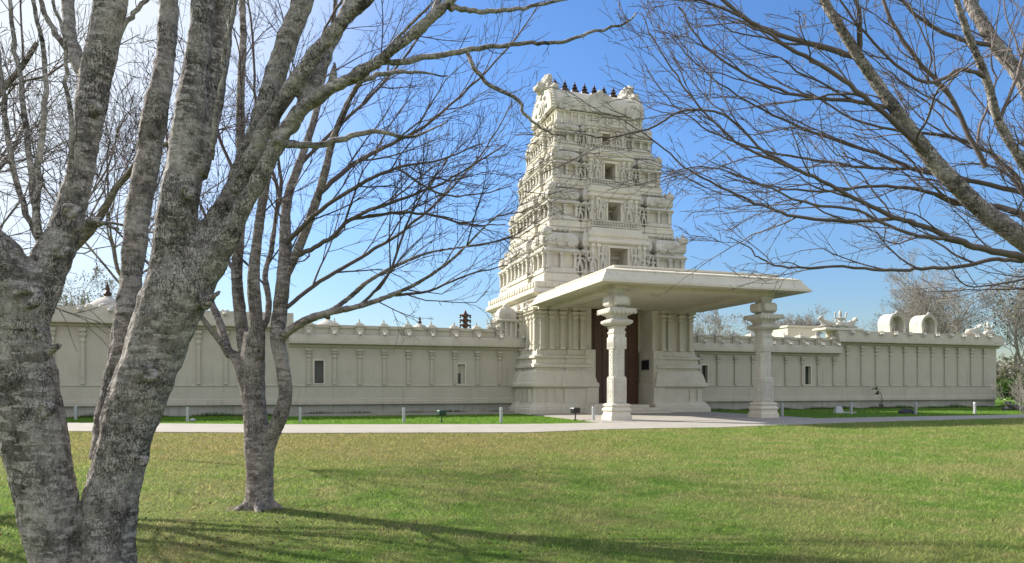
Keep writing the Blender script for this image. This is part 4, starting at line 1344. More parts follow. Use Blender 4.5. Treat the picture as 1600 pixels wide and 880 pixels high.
# flare, knots and stubs
for (px, py, Y, hw) in ((128, 960, 5.35, 50), (46, 468, 4.86, 17), (92, 380, 5.0, 13), (318, 420, 5.1, 20), (245, 300, 5.6, 18), (62, 560, 4.85, 24))[:1]:
    p = at(px, py, Y); r_ = hw * Y / FPX; mb.ell(tuple(p), (r_, r_ * .9, r_ * 1.1), 10, 8)
for (px, py, Y, rk_) in ((44, 466, 4.78, .075), (96, 392, 4.94, .045), (112, 330, 5.0, .05), (70, 640, 4.86, .05), (232, 585, 5.17, .05), (292, 300, 5.13, .045), (222, 720, 5.2, .04), (150, 170, 5.16, .04), (430, 215, 5.13, .04), (60, 520, 4.8, .04)):
    p = at(px, py, Y)
    ring_ = [(p.x + math.cos(a) * rk_, p.y + .02 * math.sin(a * 2), p.z + math.sin(a) * rk_ * .85) for a in np.linspace(0, 2 * math.pi, 13)]
    mb.tube(ring_, [rk_ * .42] * 13, 7)
    mb.ell((p.x, p.y + .03, p.z), (rk_ * .35, .04, rk_ * .3), 8, 6)
for (px, py, Y, dx, dz) in ((328, 470, 5.35, .10, .07), (142, 352, 5.1, .12, .05), (86, 545, 4.95, .07, .03), (520, 128, 5.1, .03, .12)):
    p = at(px, py, Y); mb.tube([(p.x - dx * .6, p.y, p.z - dz * .6), (p.x + dx * .4, p.y - .03, p.z + dz * .4), (p.x + dx, p.y - .04, p.z + dz)], [.05, .024, .008], 7)
tm = remeshed("trunk", mb, .015, 1, .014, 8)
def traced(T, spec, k=6, per=5, mid=True):
    P, rd = limb(spec, per)
    rd = np.maximum(rd * (.8 if T is not T1 else 1.), .004)
    g = T.rng; P = P + g.normal(0, .006, P.shape)
    (T.mid if mid else T.fine).add(P, rd, k)
    return P, rd
BR1 = [
    ([(590, 97, 5.05, 5), (630, 96, 5.1, 5), (672, 88, 5.2, 4.6), (728, 80, 5.3, 4.2), (778, 72, 5.4, 3.6), (830, 68, 5.5, 3.2), (872, 67, 5.6, 2.8), (920, 53, 5.7, 2.3), (975, 37, 5.8, 1.8), (995, 20, 5.9, 1.2)], .22),
    ([(730, 80, 5.3, 3.2), (738, 100, 5.3, 3.4), (766, 132, 5.35, 3.2), (808, 156, 5.4, 2.8), (818, 175, 5.4, 2.6), (832, 188, 5.45, 2.3), (855, 205, 5.5, 1.8), (882, 214, 5.5, 1.2)], .35),
    ([(700, 10, 4.9, 5), (735, 17, 5, 4.2), (775, 17, 5.1, 3.5), (830, 10, 5.2, 2.8), (884, -2, 5.3, 2), (930, -20, 5.4, 1.5)], .28),
    ([(505, 140, 5.1, 6), (545, 128, 5.3, 5), (590, 118, 5.5, 4), (640, 112, 5.7, 2.6), (700, 118, 5.9, .9)], .3),
    ([(440, 225, 5.2, 7), (490, 228, 5.4, 5), (540, 215, 5.5, 4.5), (590, 205, 5.6, 3.6), (640, 215, 5.7, 2.4), (700, 190, 5.8, .9)], .3),
    ([(640, 60, 4.95, 5), (668, 30, 5, 4.5), (690, -10, 5.1, 4)], .3),
    ([(62, 372, 5.05, 6), (48, 260, 5.1, 5), (36, 160, 5.15, 4.3), (24, 80, 5.2, 3.6), (16, -10, 5.2, 3)], .16),
    ([(56, 365, 5.0, 6), (60, 260, 5.0, 5), (72, 140, 5.0, 4), (62, 50, 5.0, 3.6), (48, -10, 5, 3)], .16),
    ([(64, 382, 5.1, 5), (30, 300, 5.1, 4.5), (10, 200, 5.1, 4), (2, 120, 5.1, 3.5), (-14, 20, 5.1, 3)], .16),
    ([(118, 90, 5.35, 6), (92, 60, 5.4, 5), (70, 20, 5.4, 4), (58, -20, 5.4, 3)], .25),
    ([(110, 330, 5.1, 4), (112, 220, 5.0, 4), (105, 130, 4.95, 3.5), (100, 60, 4.9, 3), (80, -10, 4.9, 2.5)], .2),
    ([(132, 350, 5.1, 5), (150, 345, 5.0, 4), (165, 350, 4.95, 3), (185, 358, 4.9, 1.6)], .12),
    ([(180, 60, 5.3, 5), (205, 25, 5.35, 4), (235, -5, 5.4, 3.4), (270, -50, 5.4, 2.5)], .25),
    ([(330, 250, 5.2, 4), (336, 180, 5.1, 3.4), (348, 110, 5.05, 3), (352, 60, 5, 2.4), (368, -5, 5, 2)], .25),
]
for sp, ev in BR1:
    P, rd = traced(T1, sp)
    L = float(np.sum(np.linalg.norm(P[1:] - P[:-1], axis=1)))
    T1.kids(P, rd, min(L, 1.0) * .55, 1, .12, ev)
for sp in TRUNK1:                        # upper growth beyond the frame
    P, rd = limb(sp, 7)
    if sp[-1][1] < -100:
        m_ = P[:, 2] > EYE + 640 / FPX * 5.3
        Q = P[m_]; rq = rd[m_]
        if len(Q) > 4: T1.kids(Q, rq, 1.5, 2, .05, .22)
        T1.grow(P[-1], P[-1] - P[-3], 1.4, rd[-1], 2)
finish_tree("bare_tree", "large bare tree close by with two thick grey trunks forking low, at left", Vector(at(128, 925, 5.35)) * Vector((1, 1, 0)) if False else Vector((at(128, 925, 5.35).x, 5.35, 0)), tm, T1, M_BARK, M_TWIG)

# ---- the young forked tree with the long shadow -------------------
Y2 = 8.84
TRUNK2 = [
    [(404, 806, Y2, 29), (405, 790, Y2, 23), (406, 740, Y2, 21), (405, 700, Y2, 23), (400, 660, Y2, 19), (396, 610, Y2, 18), (395, 565, Y2, 19), (398, 520, Y2, 16)],
    [(410, 712, Y2, 18), (425, 678, Y2 - .05, 14), (440, 645, Y2 - .1, 13), (446, 610, Y2 - .1, 12), (441, 570, Y2 - .1, 12), (434, 530, Y2 - .1, 13), (437, 490, Y2, 13), (442, 440, Y2, 12), (446, 390, Y2 + .1, 11), (446, 340, Y2 + .2, 9), (452, 300, Y2 + .3, 8), (470, 250, Y2 + .4, 7), (490, 190, Y2 + .5, 6), (505, 120, Y2 + .6, 5), (520, 40, Y2 + .7, 4.2), (530, -60, Y2 + .8, 3.4)],
    [(390, 620, Y2, 14), (382, 590, Y2, 13), (370, 560, Y2 + .1, 10), (356, 548, Y2 + .1, 8), (345, 510, Y2 + .2, 7), (332, 478, Y2 + .3, 6.5), (318, 440, Y2 + .4, 5.5), (300, 390, Y2 + .5, 4.5), (280, 330, Y2 + .6, 3.6), (268, 260, Y2 + .7, 2.8)],
    [(360, 556, Y2 + .1, 8), (340, 528, Y2, 5.5), (322, 506, Y2 - .1, 5), (296, 470, Y2 - .2, 4), (270, 440, Y2 - .3, 3), (235, 415, Y2 - .4, 2.2)],
    [(388, 575, Y2 + .05, 13), (380, 530, Y2 + .1, 11), (374, 480, Y2 + .15, 10.5), (370, 430, Y2 + .2, 9.5), (374, 370, Y2 + .25, 9), (378, 300, Y2 + .3, 8), (376, 220, Y2 + .35, 7.5), (376, 140, Y2 + .4, 7), (380, 60, Y2 + .45, 6), (378, -30, Y2 + .5, 5.5), (380, -150, Y2 + .6, 4)],
    [(402, 560, Y2 - .05, 14), (400, 500, Y2 - .1, 12), (396, 440, Y2 - .1, 11), (400, 390, Y2 - .1, 9), (408, 330, Y2 - .1, 8), (420, 260, Y2 - .2, 7), (432, 190, Y2 - .3, 6), (445, 110, Y2 - .4, 5), (455, 20, Y2 - .5, 4), (465, -80, Y2 - .5, 3)],
    [(404, 520, Y2, 8), (416, 500, Y2 + .1, 6), (420, 470, Y2 + .2, 5.5), (414, 430, Y2 + .3, 5), (424, 390, Y2 + .4, 4.5), (432, 330, Y2 + .5, 4)],
    [(440, 440, Y2, 9), (452, 420, Y2, 8), (470, 380, Y2, 8), (492, 320, Y2 - .1, 7.5), (508, 270, Y2 - .2, 7), (518, 225, Y2 - .2, 6), (535, 180, Y2 - .3, 5.2), (552, 145, Y2 - .3, 4.6), (585, 100, Y2 - .4, 3.8), (630, 50, Y2 - .5, 3), (680, 0, Y2 - .6, 2.4), (730, -60, Y2 - .6, 1.6)],
    [(436, 530, Y2 - .1, 9), (452, 517, Y2 - .2, 8), (480, 500, Y2 - .3, 7.5), (520, 487, Y2 - .4, 6.5), (560, 479, Y2 - .5, 5.2), (610, 462, Y2 - .6, 4.2), (660, 438, Y2 - .7, 3.4), (710, 402, Y2 - .8, 2.8), (760, 352, Y2 - .9, 2.2), (800, 318, Y2 - .9, 1.6), (850, 270, Y2 - 1, 1.1)],
    [(508, 492, Y2 - .4, 5), (540, 470, Y2 - .1, 4.5), (575, 440, Y2, 4), (620, 415, Y2 + .2, 3.3), (670, 395, Y2 + .3, 2.6), (730, 385, Y2 + .4, 2)],
]
mb = MB(); T2 = Tree(22, spur=.4, wander=.10, up=.03, ang=(16, 42), ratio=(.42, .80), min_r=.0024, dens=.72, step=.15)
for ki, sp in enumerate(TRUNK2):
    P, rd = limb(sp, 6); mb.tube(P, rd * (1 if ki == 0 else .9), 10)
for a in np.linspace(0, 6.28, 6)[:-1]:
    b_ = at(405, 795, Y2)
    mb.tube([(b_.x, b_.y, .22), (b_.x + .16 * math.cos(a), b_.y + .16 * math.sin(a), .06), (b_.x + .34 * math.cos(a), b_.y + .34 * math.sin(a), -.03)], [.12, .07, .03], 7)
tm = remeshed("trunk", mb, .016, 2, .007, 12)
BR2 = [
    [(463, 399, Y2, 5), (486, 390, Y2 - .1, 4.8), (520, 370, Y2 - .2, 4.5), (545, 345, Y2 - .3, 4.2), (590, 325, Y2 - .4, 3.6), (650, 303, Y2 - .5, 2.8), (720, 270, Y2 - .6, 2), (790, 225, Y2 - .7, 1.3)],
    [(448, 480, Y2, 4), (500, 440, Y2 + .3, 4), (560, 405, Y2 + .5, 3.4), (630, 360, Y2 + .7, 2.8), (700, 300, Y2 + .9, 2.2), (760, 230, Y2 + 1, 1.5), (800, 160, Y2 + 1.1, 1)],
    [(500, 300, Y2, 5), (545, 262, Y2 + .2, 4.4), (590, 235, Y2 + .4, 3.8), (650, 205, Y2 + .5, 3), (720, 150, Y2 + .6, 2.2), (790, 80, Y2 + .7, 1.6), (840, 10, Y2 + .7, 1.1)],
    [(447, 380, Y2, 5), (500, 330, Y2 - .4, 4.2), (560, 290, Y2 - .6, 3.8), (620, 262, Y2 - .8, 3), (690, 250, Y2 - 1, 2), (750, 225, Y2 - 1.1, 1.3)],
    [(470, 255, Y2 + .4, 4), (520, 205, Y2 + .5, 3.6), (580, 150, Y2 + .7, 3), (640, 80, Y2 + .9, 2.4), (690, 0, Y2 + 1, 1.8), (720, -60, Y2 + 1, 1.4)],
    [(560, 479, Y2 - .5, 3.4), (600, 440, Y2 - .6, 3), (625, 380, Y2 - .7, 2.6), (650, 320, Y2 - .8, 2), (700, 250, Y2 - .9, 1.5)],
    [(610, 462, Y2 - .6, 3), (670, 455, Y2 - .6, 2.4), (730, 430, Y2 - .7, 1.8), (790, 415, Y2 - .7, 1.1)],
    [(545, 345, Y2 - .3, 3.4), (600, 335, Y2 - .3, 3), (665, 334, Y2 - .3, 2.4), (730, 350, Y2 - .3, 1.7), (790, 352, Y2 - .3, 1)],
    [(446, 340, Y2 + .2, 4), (420, 250, Y2 + .4, 3.4), (400, 160, Y2 + .6, 2.8), (395, 60, Y2 + .7, 2.2), (385, -20, Y2 + .8, 1.6)],
    [(378, 300, Y2 + .3, 4), (345, 220, Y2 + .5, 3.4), (320, 140, Y2 + .6, 2.6), (300, 50, Y2 + .6, 2)],
    [(370, 430, Y2 + .2, 4), (340, 380, Y2 + .5, 3.4), (310, 310, Y2 + .8, 2.6), (280, 230, Y2 + 1, 1.8)],
    [(432, 190, Y2 - .3, 3.5), (470, 130, Y2 - .5, 3), (500, 60, Y2 - .6, 2.4), (540, -10, Y2 - .7, 1.8)],
    [(620, 262, Y2 - .8, 2.4), (680, 300, Y2 - .9, 2), (740, 305, Y2 - 1, 1.5), (800, 290, Y2 - 1, 1)],
]
for sp in BR2:
    P, rd = traced(T2, sp)
    T2.kids(P, rd, 2.3, 3, .06, .24, bias=(.12, 0, .1))
for i, sp in enumerate(TRUNK2):
    if i in (0,): continue
    P, rd = limb(sp, 6)
    T2.kids(P, rd, 2.3, 3, .34 if i != 8 else .3, .30, bias=(.05, 0, .05))
    if i not in (0,): T2.grow(P[-1], P[-1] - P[-3], 1.2, rd[-1], 2)
finish_tree("bare_tree", "slender bare tree on the lawn, forked low, casting the long shadow", Vector((at(405, 795, Y2).x, Y2, 0)), tm, T2, M_BARK2, M_TWIG, branch=M_BRANCH)

# ---- the tree at the right whose trunk stands outside the frame -----
Y3 = 7.0
TRUNK3 = [
    [(1830, 860, Y3, 44), (1826, 760, Y3, 38), (1820, 660, Y3, 37), (1806, 580, Y3, 36), (1780, 520, Y3, 30)],
    [(1790, 540, Y3, 26), (1720, 472, Y3, 21), (1650, 420, Y3 - .05, 18), (1599, 376, Y3 - .1, 17), (1533, 327, Y3 - .15, 15.5), (1490, 285, Y3 - .2, 14.5), (1457, 250, Y3 - .2, 14), (1425, 208, Y3 - .25, 12.5), (1397, 169, Y3 - .3, 11), (1368, 128, Y3 - .3, 10), (1343, 92, Y3 - .35, 9.5), (1316, 48, Y3 - .4, 8.5), (1293, 10, Y3 - .4, 8), (1270, -40, Y3 - .4, 7), (1235, -140, Y3 - .4, 5)],
    [(1800, 560, Y3, 20), (1720, 470, Y3 + .3, 15), (1660, 330, Y3 + .5, 13), (1640, 230, Y3 + .6, 13), (1599, 128, Y3 + .7, 12), (1557, 72, Y3 + .8, 11), (1517, 5, Y3 + .9, 10), (1490, -60, Y3 + 1, 8), (1450, -200, Y3 + 1, 5)],
    [(1660, 360, Y3 + .4, 10), (1630, 300, Y3 + .3, 9), (1599, 256, Y3 + .2, 8.5), (1561, 190, Y3 + .1, 7.5), (1540, 120, Y3, 7), (1514, 58, Y3 - .1, 6), (1495, 0, Y3 - .2, 5.5), (1480, -60, Y3 - .2, 4.5)],
]
mb = MB(); T3 = Tree(33, spur=.6, wander=.13, up=.012, ang=(14, 40), ratio=(.40, .76), min_r=.0026, dens=.62, sway=(-.5, 0, .12), step=.11)
for sp in TRUNK3:
    P, rd = limb(sp, 6); mb.tube(P, rd * .87, 10)
tm = remeshed("trunk", mb, .018, 2, .007, 12)
BR3 = [
    [(1700, 440, Y3, 10), (1650, 420, Y3 - .3, 8.5), (1599, 403, Y3 - .5, 7.5), (1540, 390, Y3 - .6, 6.8), (1495, 376, Y3 - .7, 6.2), (1440, 352, Y3 - .8, 5.5), (1397, 340, Y3 - .8, 5), (1332, 308, Y3 - .9, 4.2), (1272, 276, Y3 - 1, 3.6), (1221, 256, Y3 - 1.05, 3.2), (1148, 220, Y3 - 1.1, 2.5), (1085, 157, Y3 - 1.2, 2), (1040, 95, Y3 - 1.2, 1.6), (1000, 20, Y3 - 1.2, 1)],
    [(1680, 330, Y3 + .2, 6), (1599, 302, Y3 + .3, 5), (1512, 281, Y3 + .3, 4.4), (1430, 264, Y3 + .3, 3.8), (1332, 226, Y3 + .3, 3.2), (1250, 199, Y3 + .3, 2.6), (1180, 165, Y3 + .3, 2), (1110, 120, Y3 + .3, 1.5), (1050, 60, Y3 + .3, 1)],
    [(1599, 408, Y3 - .3, 4.5), (1550, 406, Y3 - .2, 4), (1490, 419, Y3 - .1, 3.6), (1440, 420, Y3, 3.3), (1392, 423, Y3, 3), (1320, 417, Y3 + .1, 2.6), (1232, 418, Y3 + .1, 2.1), (1190, 405, Y3 + .1, 1.6), (1169, 386, Y3 + .1, 1.2), (1135, 370, Y3 + .1, .8)],
    [(1397, 341, Y3 - .8, 4), (1330, 346, Y3 - .6, 3.6), (1260, 341, Y3 - .5, 3.2), (1211, 330, Y3 - .4, 2.8), (1160, 308, Y3 - .4, 2.4), (1117, 288, Y3 - .3, 2.1), (1070, 262, Y3 - .3, 1.8), (1028, 225, Y3 - .3, 1.4), (960, 180, Y3 - .3, .9)],
    [(1540, 262, Y3 + .1, 5), (1479, 142, Y3 + .1, 4.4), (1430, 93, Y3 + .1, 4), (1386, 15, Y3 + .1, 3.4), (1370, -60, Y3 + .1, 2.6)],
    [(1460, 250, Y3 - .2, 5), (1400, 195, Y3 - .4, 5), (1350, 150, Y3 - .5, 4.6), (1295, 110, Y3 - .5, 4.2), (1232, 74, Y3 - .6, 3.6), (1169, 32, Y3 - .6, 2.9), (1100, 2, Y3 - .7, 2.2), (1040, -30, Y3 - .7, 1.5)],
    [(1343, 92, Y3 - .35, 6), (1290, 75, Y3 - .2, 5.4), (1240, 62, Y3 - .1, 4.6), (1180, 38, Y3, 3.8), (1130, 0, Y3, 3), (1090, -40, Y3, 2.2)],
    [(1430, 264, Y3 + .3, 3), (1350, 262, Y3 + .4, 2.8), (1270, 250, Y3 + .4, 2.4), (1180, 232, Y3 + .5, 2), (1110, 205, Y3 + .5, 1.6), (1050, 160, Y3 + .5, 1.1), (1010, 110, Y3 + .5, .8)],
    [(1272, 276, Y3 - 1, 2.8), (1200, 240, Y3 - .9, 2.6), (1130, 180, Y3 - .9, 2.3), (1063, 174, Y3 - .9, 2.1), (1024, 197, Y3 - .9, 2), (967, 213, Y3 - .9, 1.8), (933, 214, Y3 - .9, 1.6), (897, 208, Y3 - .9, 1)],
    [(1495, 376, Y3 - .7, 4), (1420, 365, Y3 - .9, 3.6), (1340, 330, Y3 - 1, 3), (1270, 320, Y3 - 1.1, 2.5), (1190, 290, Y3 - 1.2, 2), (1110, 262, Y3 - 1.2, 1.5), (1040, 268, Y3 - 1.2, 1)],
    [(1533, 327, Y3 - .1, 4), (1450, 300, Y3 + .1, 3.6), (1370, 290, Y3 + .2, 3), (1290, 300, Y3 + .3, 2.4), (1210, 292, Y3 + .3, 1.8), (1130, 275, Y3 + .3, 1.2)],
    [(1397, 169, Y3 - .3, 4.5), (1330, 158, Y3 - .2, 4), (1250, 150, Y3 - .1, 3.2), (1170, 120, Y3, 2.6), (1100, 70, Y3, 2), (1060, 10, Y3, 1.4)],
    [(1343, 92, Y3 - .35, 4), (1345, 40, Y3 - .5, 3.6), (1330, -20, Y3 - .6, 3)],
    [(1557, 72, Y3 + .8, 5), (1500, 60, Y3 + .9, 4.4), (1440, 30, Y3 + 1, 3.6), (1390, -20, Y3 + 1, 3)],
    [(1540, 120, Y3, 4.4), (1500, 110, Y3 - .2, 4), (1450, 130, Y3 - .3, 3.4), (1400, 100, Y3 - .4, 2.8), (1340, 40, Y3 - .5, 2.2), (1300, -20, Y3 - .5, 1.6)],
    [(1561, 190, Y3 + .1, 4), (1585, 130, Y3 + .1, 3.6), (1600, 70, Y3 + .1, 3.2), (1610, 0, Y3 + .1, 2.6)],
    [(1620, 320, Y3 + .4, 5), (1560, 250, Y3 + .6, 4), (1490, 215, Y3 + .7, 3.2), (1410, 205, Y3 + .8, 2.6), (1330, 185, Y3 + .9, 2), (1260, 140, Y3 + .9, 1.4)],
]
for sp in BR3:
    P, rd = traced(T3, sp)
    T3.kids(P, rd, 2.2, 3, .05, .22, bias=(-.25, 0, .05))
for sp in TRUNK3[1:]:
    P, rd = limb(sp, 6)
    T3.kids(P, rd, 2.0, 3, .25, .26, bias=(-.2, 0, .1))
    T3.grow(P[-1], P[-1] - P[-3], 1.4, rd[-1], 2)
for a in range(9):
    th = -.4 + a * .45
    p0 = at(1790, 540, Y3); T3.grow(np.array(p0), np.array([math.cos(th) * .6, math.sin(th) * .5, .9]), 2.8, .07, 3)
finish_tree("bare_tree", "bare tree reaching in from the right edge with fanned sunlit limbs", Vector((at(1830, 845, Y3).x, Y3, 0)), tm, T3, M_BARK, M_TWIG_R, branch=M_BRANCH)

# ---- generic bare trees further back -------------------------------
def generic(name, label, x, y, H, seed, spread=1.0, trunk_r=.14, levels=3, leaf_n=0, leaf_mat=None, twig=M_TWIG, min_r=.004, stems=4, dens=1., fork=.22, group=None, leaf_size=.10):
    T = Tree(seed, wander=.12, up=.04, ang=(22, 50), ratio=(.45, .68), min_r=min_r, dens=dens, step=H * .03)
    g = np.random.default_rng(seed + 5)
    mb = MB()
    top = np.array([g.normal(0, .1), g.normal(0, .1), H * fork])
    mb.tube([(0, 0, -.05), (.02, 0, H * fork * .5), tuple(top)], [trunk_r * 1.2, trunk_r, trunk_r * .9], 8)
    for k in range(stems):
        a = 2 * math.pi * (k + g.uniform(-.3, .3)) / stems
        d = np.array([math.cos(a) * .55 * spread, math.sin(a) * .55 * spread, 1.0])
        T.grow(np.array([0, 0, H * fork * .9]), d, H * g.uniform(.52, .72), trunk_r * .6, levels)
    t = thing(name, label, "tree", (x, y, 0), 0, group)
    part("trunk", mb, M_BARK2, t, True)
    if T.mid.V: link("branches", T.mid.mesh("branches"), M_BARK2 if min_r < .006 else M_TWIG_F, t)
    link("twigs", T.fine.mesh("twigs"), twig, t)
    if leaf_n:
        tips = np.array(T.tips); idx = g.integers(0, len(tips), leaf_n)
        c = tips[idx] + g.normal(0, H * .018, (leaf_n, 3))
        link("leaves", leaf_cards(c, leaf_size, g), leaf_mat, t)
    return t
def leaf_cards(c, size, g):
    n = len(c)
    a = g.normal(0, 1, (n, 3)); a /= np.linalg.norm(a, axis=1)[:, None]
    b = g.normal(0, 1, (n, 3)); b -= a * np.sum(a * b, 1)[:, None]; b /= np.linalg.norm(b, axis=1)[:, None]
    s = size * g.uniform(.5, 1.3, (n, 1))
    V = np.stack([c - a * s, c - b * s * .5, c + a * s, c + b * s * .5], 1).reshape(-1, 3)
    return raw_mesh("leaves", V, np.arange(4 * n).reshape(-1, 4))

def place(px, Y): return (px - PXC) / FPX * Y, Y
gr = "bare trees behind the walls"
x, y = place(194, 15.5)
generic("bare_tree", "thin stemmed bare tree seen in the gap between the two big front trunks", x, y, 8.6, 101, 1.25, .05, 3, 0, None, M_TWIG, .0032, 7, 1.2, .50)
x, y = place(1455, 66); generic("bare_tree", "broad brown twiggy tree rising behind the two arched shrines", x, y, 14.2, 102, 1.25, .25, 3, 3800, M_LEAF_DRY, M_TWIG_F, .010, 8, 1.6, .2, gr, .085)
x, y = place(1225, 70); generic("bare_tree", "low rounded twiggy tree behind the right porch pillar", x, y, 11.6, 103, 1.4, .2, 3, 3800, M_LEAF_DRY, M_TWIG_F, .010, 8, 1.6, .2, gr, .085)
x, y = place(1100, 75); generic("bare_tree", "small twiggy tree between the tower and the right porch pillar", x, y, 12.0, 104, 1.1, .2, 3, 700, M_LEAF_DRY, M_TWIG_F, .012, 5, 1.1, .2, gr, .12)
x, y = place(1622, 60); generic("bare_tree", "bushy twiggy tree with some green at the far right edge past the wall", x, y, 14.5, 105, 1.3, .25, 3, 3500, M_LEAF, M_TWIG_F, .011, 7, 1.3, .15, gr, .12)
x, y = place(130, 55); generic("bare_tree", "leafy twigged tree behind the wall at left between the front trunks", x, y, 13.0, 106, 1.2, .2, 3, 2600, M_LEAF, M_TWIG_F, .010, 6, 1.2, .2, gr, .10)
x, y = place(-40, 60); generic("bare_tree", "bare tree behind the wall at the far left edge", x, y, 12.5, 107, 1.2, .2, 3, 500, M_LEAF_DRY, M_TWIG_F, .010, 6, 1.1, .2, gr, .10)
x, y = place(1596, 40); generic("bare_shrub", "leafless many stemmed pale shrub at the right edge beyond the path", x, y, 3.4, 108, 1.3, .03, 2, 0, None, M_TWIG_F, .006, 9, 1.0, .03)
# tree just left of the frame: its crown shades the bottom left lawn
generic("bare_tree", "bare tree standing just left of the picture, shading the lawn", -8.6, 9.3, 8.5, 109, 1.2, .17, 3, 0, None, M_TWIG, .004, 6, 1.1, .2)

# shrubs at the right end
def bush(name, label, px, Y, w_, h_, n, mat_, seed, size=.12, cat="bush"):
    g = np.random.default_rng(seed)
    x, y = place(px, Y)
    t = thing(name, label, cat, (x, y, 0))
    T = Tubes()
    cl = []
    for k in range(26):
        a = g.uniform(0, 6.28); rad = g.uniform(.1, 1) ** .6
        tip = np.array([math.cos(a) * rad * w_ / 2, math.sin(a) * rad * w_ / 2, h_ * g.uniform(.45, 1) * (1 - .35 * rad)])
        mid_ = tip * np.array([.45, .45, .6])
        T.add(np.array([[0, 0, 0], mid_, tip]), [.03, .02, .008], 4)
        cl.append(tip); cl.append(mid_ * .6 + tip * .4)
    cl = np.array(cl)
    c = cl[g.integers(0, len(cl), n)] + g.normal(0, 1, (n, 3)) * np.array([w_ * .075, w_ * .075, h_ * .085])
    c[:, 2] = np.abs(c[:, 2])
    link("stems", T.mesh("stems"), M_BARK2, t)
    link("leaves", leaf_cards(c, size, g), mat_, t)
    return t
bush("evergreen_bush", "dark green rounded bush at the far right edge beyond the wall end", 1592, 70, 6.5, 3.0, 6000, M_LEAF_GR, 201, .14)
bush("evergreen_bush", "small dark green bush just past the wall's right corner", 1640, 52, 4.0, 2.4, 3500, M_LEAF, 202, .12)
for k, (px, Y, wd, ht, lb) in enumerate(((1572, 150, 26, 7.5, "distant hazy treeline clump past the wall's right corner"), (1640, 140, 30, 9, "distant hazy treeline clump at the right frame edge"))):
    bush("distant_thicket", lb, px, Y, wd, ht, 5000, M_LEAF_DRY, 210 + k, .45, "thicket")
# low rocks at the right edge
rk = MB()
rk.ell((0, 0, .15), (.5, .35, .3), 9, 6); rk.ell((.7, .2, .1), (.4, .3, .22), 9, 6); rk.ell((-.5, .3, .1), (.3, .3, .2), 8, 5)
me = remeshed("rock", rk, .06, 1, .08, 3)
x, y = place(1588, 46)
tag(link("rock_pile", me, mat_plain("dark_rock", (.06, .06, .065), .9, 0, .4, 2), None, (x, y, 0)), "low dark rocks at the foot of the pale shrub at right edge", "rocks")

# sapling against the right wall
sp_ = thing("wall_plant", "thin dark young plant with curled top against the tall right wall", "plant", ground_at(1378, 638.5))
T = Tubes()
T.add(np.array([[0, 0, 0], [.02, 0, .6], [-.05, 0, 1.05], [-.3, 0, 1.3], [-.42, 0, 1.15]]), [.03, .025, .02, .016, .01], 5)
T.add(np.array([[0, 0, .5], [-.15, 0, .8], [-.3, 0, .85]]), [.015, .012, .008], 4)
T.add(np.array([[-.05, 0, 1.05], [-.2, 0, 1.4], [-.45, .02, 1.52]]), [.014, .012, .008], 4)
link("stem", T.mesh("stem"), M_TWIG, sp_)
g = np.random.default_rng(5)
c = np.concatenate([np.array([[-.42, 0, 1.5]]) + g.normal(0, .07, (26, 3)) * np.array([2, 1, .7]), np.array([[-.36, 0, 1.15]]) + g.normal(0, .07, (24, 3)), np.array([[0, 0, .25]]) + g.normal(0, .09, (20, 3))])
link("leaves", leaf_cards(c, .10, g), M_LEAF_GR, sp_)
# yellow-green sprig on the big tree, weeds at the wall foot
for (px, py, lb, sz) in ((265 * .5 + 0, 640, "small dark weed at the wall foot between the two front trunks", .5), (742, 643, "low weed at the wall foot near the tower's left plinth", .25)):
    pass
g = np.random.default_rng(77)
gx, gy = place(137, 38.0)
wd_ = thing("weed", "dark leafy weed at the wall foot between the two front trunks", "plant", (gx, gy, 0))
c = g.normal(0, 1, (160, 3)) * np.array([.45, .12, .28]); c[:, 2] = np.abs(c[:, 2]) + .05
link("leaves", leaf_cards(c, .10, g), M_LEAF_GR, wd_)

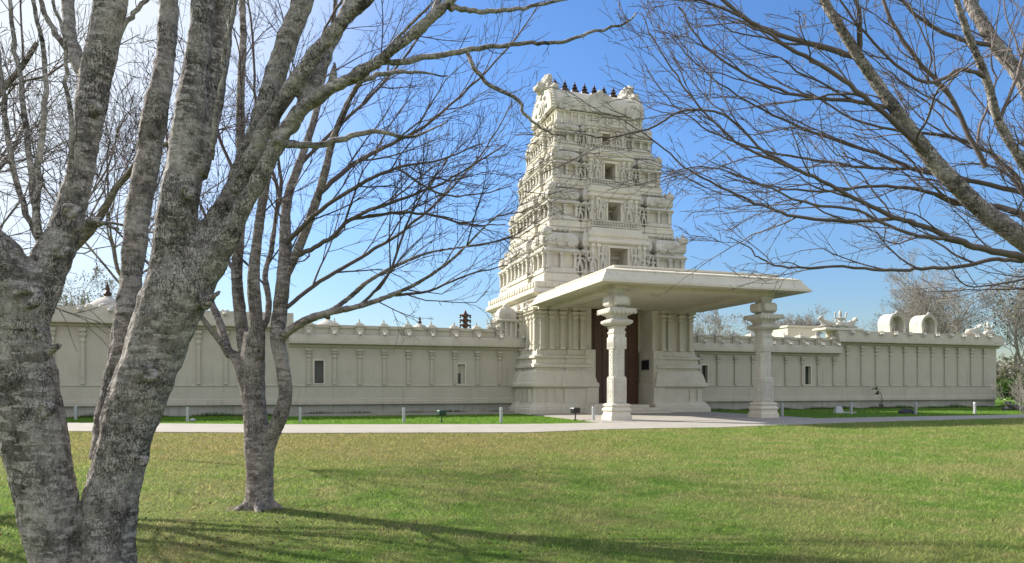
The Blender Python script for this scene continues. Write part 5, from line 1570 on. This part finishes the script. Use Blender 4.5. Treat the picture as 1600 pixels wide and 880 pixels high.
# ================================================================== GRASS
def inside_path(X, Y):
    lx = np.array([p.x for p in lo]); ly = np.array([p.y for p in lo]); hx = np.array([p.x for p in hi]); hy = np.array([p.y for p in hi])
    return (Y > np.interp(X, lx, ly) - .03) & (Y < np.interp(X, hx, hy) + .03)
def blades(name, n, ymin, ymax, dens_pow, h0, w0, xmargin=2.5, hgrow=.55):
    g = np.random.default_rng(hash(name) % 1000)
    e = 2 - dens_pow
    uu = g.uniform(0, 1, n)
    Y = (ymin ** e + uu * (ymax ** e - ymin ** e)) ** (1 / e)
    X = g.uniform(-1, 1, n) * (.80 * Y + xmargin)
    q = np.stack([X - C.x, Y - C.y], 1)
    U = q[:, 0] * rr.x + q[:, 1] * rr.y; V_ = q[:, 0] * dd.x + q[:, 1] * dd.y
    keep = ~inside_path(X, Y)
    keep &= ~((U > -6.1) & (U < 6.0) & (V_ > -15.3))
    keep &= ~(V_ > -2.1)
    keep &= ~((np.abs(U) < 7.0) & (V_ > -6.0))
    keep &= ~(((X - b0.x + .10) / .33) ** 2 + ((Y - b0.y) / .21) ** 2 < g.uniform(.25, 1.2, n))
    X = X[keep]; Y = Y[keep]; n = len(X)
    k = (Y / 6.0) ** hgrow
    # taller ragged tufts in patches
    pn = np.sin(X * 2.1 + np.sin(Y * 1.3) * 2) * np.sin(Y * 1.9 + np.sin(X * .9) * 2)
    h = h0 * g.uniform(.45, 1.25, n) * (1 + .25 * pn) * np.minimum(k, 1.9)
    wd = w0 * g.uniform(.7, 1.3, n) * k
    a = g.uniform(0, 2 * math.pi, n)
    lean = g.uniform(.4, 1.9, n); la = g.uniform(0, 2 * math.pi, n)
    px_ = np.cos(a) * wd; py_ = np.sin(a) * wd
    V = np.empty((n, 3, 3))
    V[:, 0] = np.stack([X - px_, Y - py_, np.full(n, -.004)], 1)
    V[:, 1] = np.stack([X + px_, Y + py_, np.full(n, -.004)], 1)
    V[:, 2] = np.stack([X + np.cos(la) * lean * h, Y + np.sin(la) * lean * h, h], 1)
    return raw_mesh(name, V.reshape(-1, 3), np.arange(3 * n).reshape(-1, 3))
def soil(cx, cy, rx, ry, seed):
    g = np.random.default_rng(seed); n = 26
    vs = [(cx, cy, .012)]
    for k in range(n):
        a = 2 * math.pi * k / n; q = 1 + g.normal(0, .14)
        vs.append((cx + math.cos(a) * rx * q, cy + math.sin(a) * ry * q, .004))
    b = MB(); b.add(vs, [(0, 1 + k, 1 + (k + 1) % n) for k in range(n)])
    return b
M_SOIL = mat_plain("bare_soil", (.095, .078, .052), .95, 0, .45, 5, .8)
b0 = at(405, 795, Y2)
structure("soil_patch", soil(b0.x - .10, b0.y, .38, .24, 3), M_SOIL)
gme = blades("grass", 520000, 4.6, 36, 1.6, .034, .0040)
tag(link("grass", gme, M_BLADE), "mown green and straw coloured winter lawn grass across the foreground", "grass", None, "stuff")
g2 = blades("grass_strip", 90000, 24, 52, 1.2, .035, .0045)
tag(link("grass_strip", g2, M_BLADE), "bright green grass strip between the path and the temple walls", "grass", None, "stuff")
def litter():
    g = np.random.default_rng(91)
    n = 900
    cx = np.where(g.uniform(0, 1, n) < .5, -3.0, g.uniform(-6, 9, n)); cy = np.where(cx == -3.0, g.uniform(5.5, 9.5, n), g.uniform(5.5, 19, n))
    c = np.stack([cx + g.normal(0, 1.6, n), cy + g.normal(0, .8, n), g.uniform(.015, .04, n)], 1)
    me = leaf_cards(c, .022, g)
    return me
tag(link("leaf_litter", litter(), M_LITTER), "scattered dry brown fallen leaves on the lawn", "leaf litter", None, "stuff")
# rough grass left uncut along the foot of the walls
def foot_tufts():
    g = np.random.default_rng(31)
    n = 16000
    left = g.uniform(0, 1, n) < .6
    U = np.where(left, g.uniform(-38, -6.6, n), g.uniform(6.6, 36, n))
    V_ = -2.28 - np.abs(g.normal(0, .28, n))
    X = C.x + rr.x * U + dd.x * V_; Y = C.y + rr.y * U + dd.y * V_
    h = g.uniform(.05, .34, n) * (.6 + .5 * np.sin(U * 1.7) * np.sin(U * .63 + 1)); wd = .012
    a = g.uniform(0, 6.28, n)
    V = np.empty((n, 3, 3)); z = np.full(n, -.004)
    V[:, 0] = np.stack([X - np.cos(a) * wd, Y - np.sin(a) * wd, z], 1); V[:, 1] = np.stack([X + np.cos(a) * wd, Y + np.sin(a) * wd, z], 1)
    V[:, 2] = np.stack([X + g.normal(0, .08, n), Y + g.normal(0, .08, n), np.abs(h)], 1)
    return raw_mesh("rough_grass", V.reshape(-1, 3), np.arange(3 * n).reshape(-1, 3))
tag(link("rough_grass", foot_tufts(), M_LEAF_GR), "rough dark grass left uncut along the foot of the walls", "grass", None, "stuff")
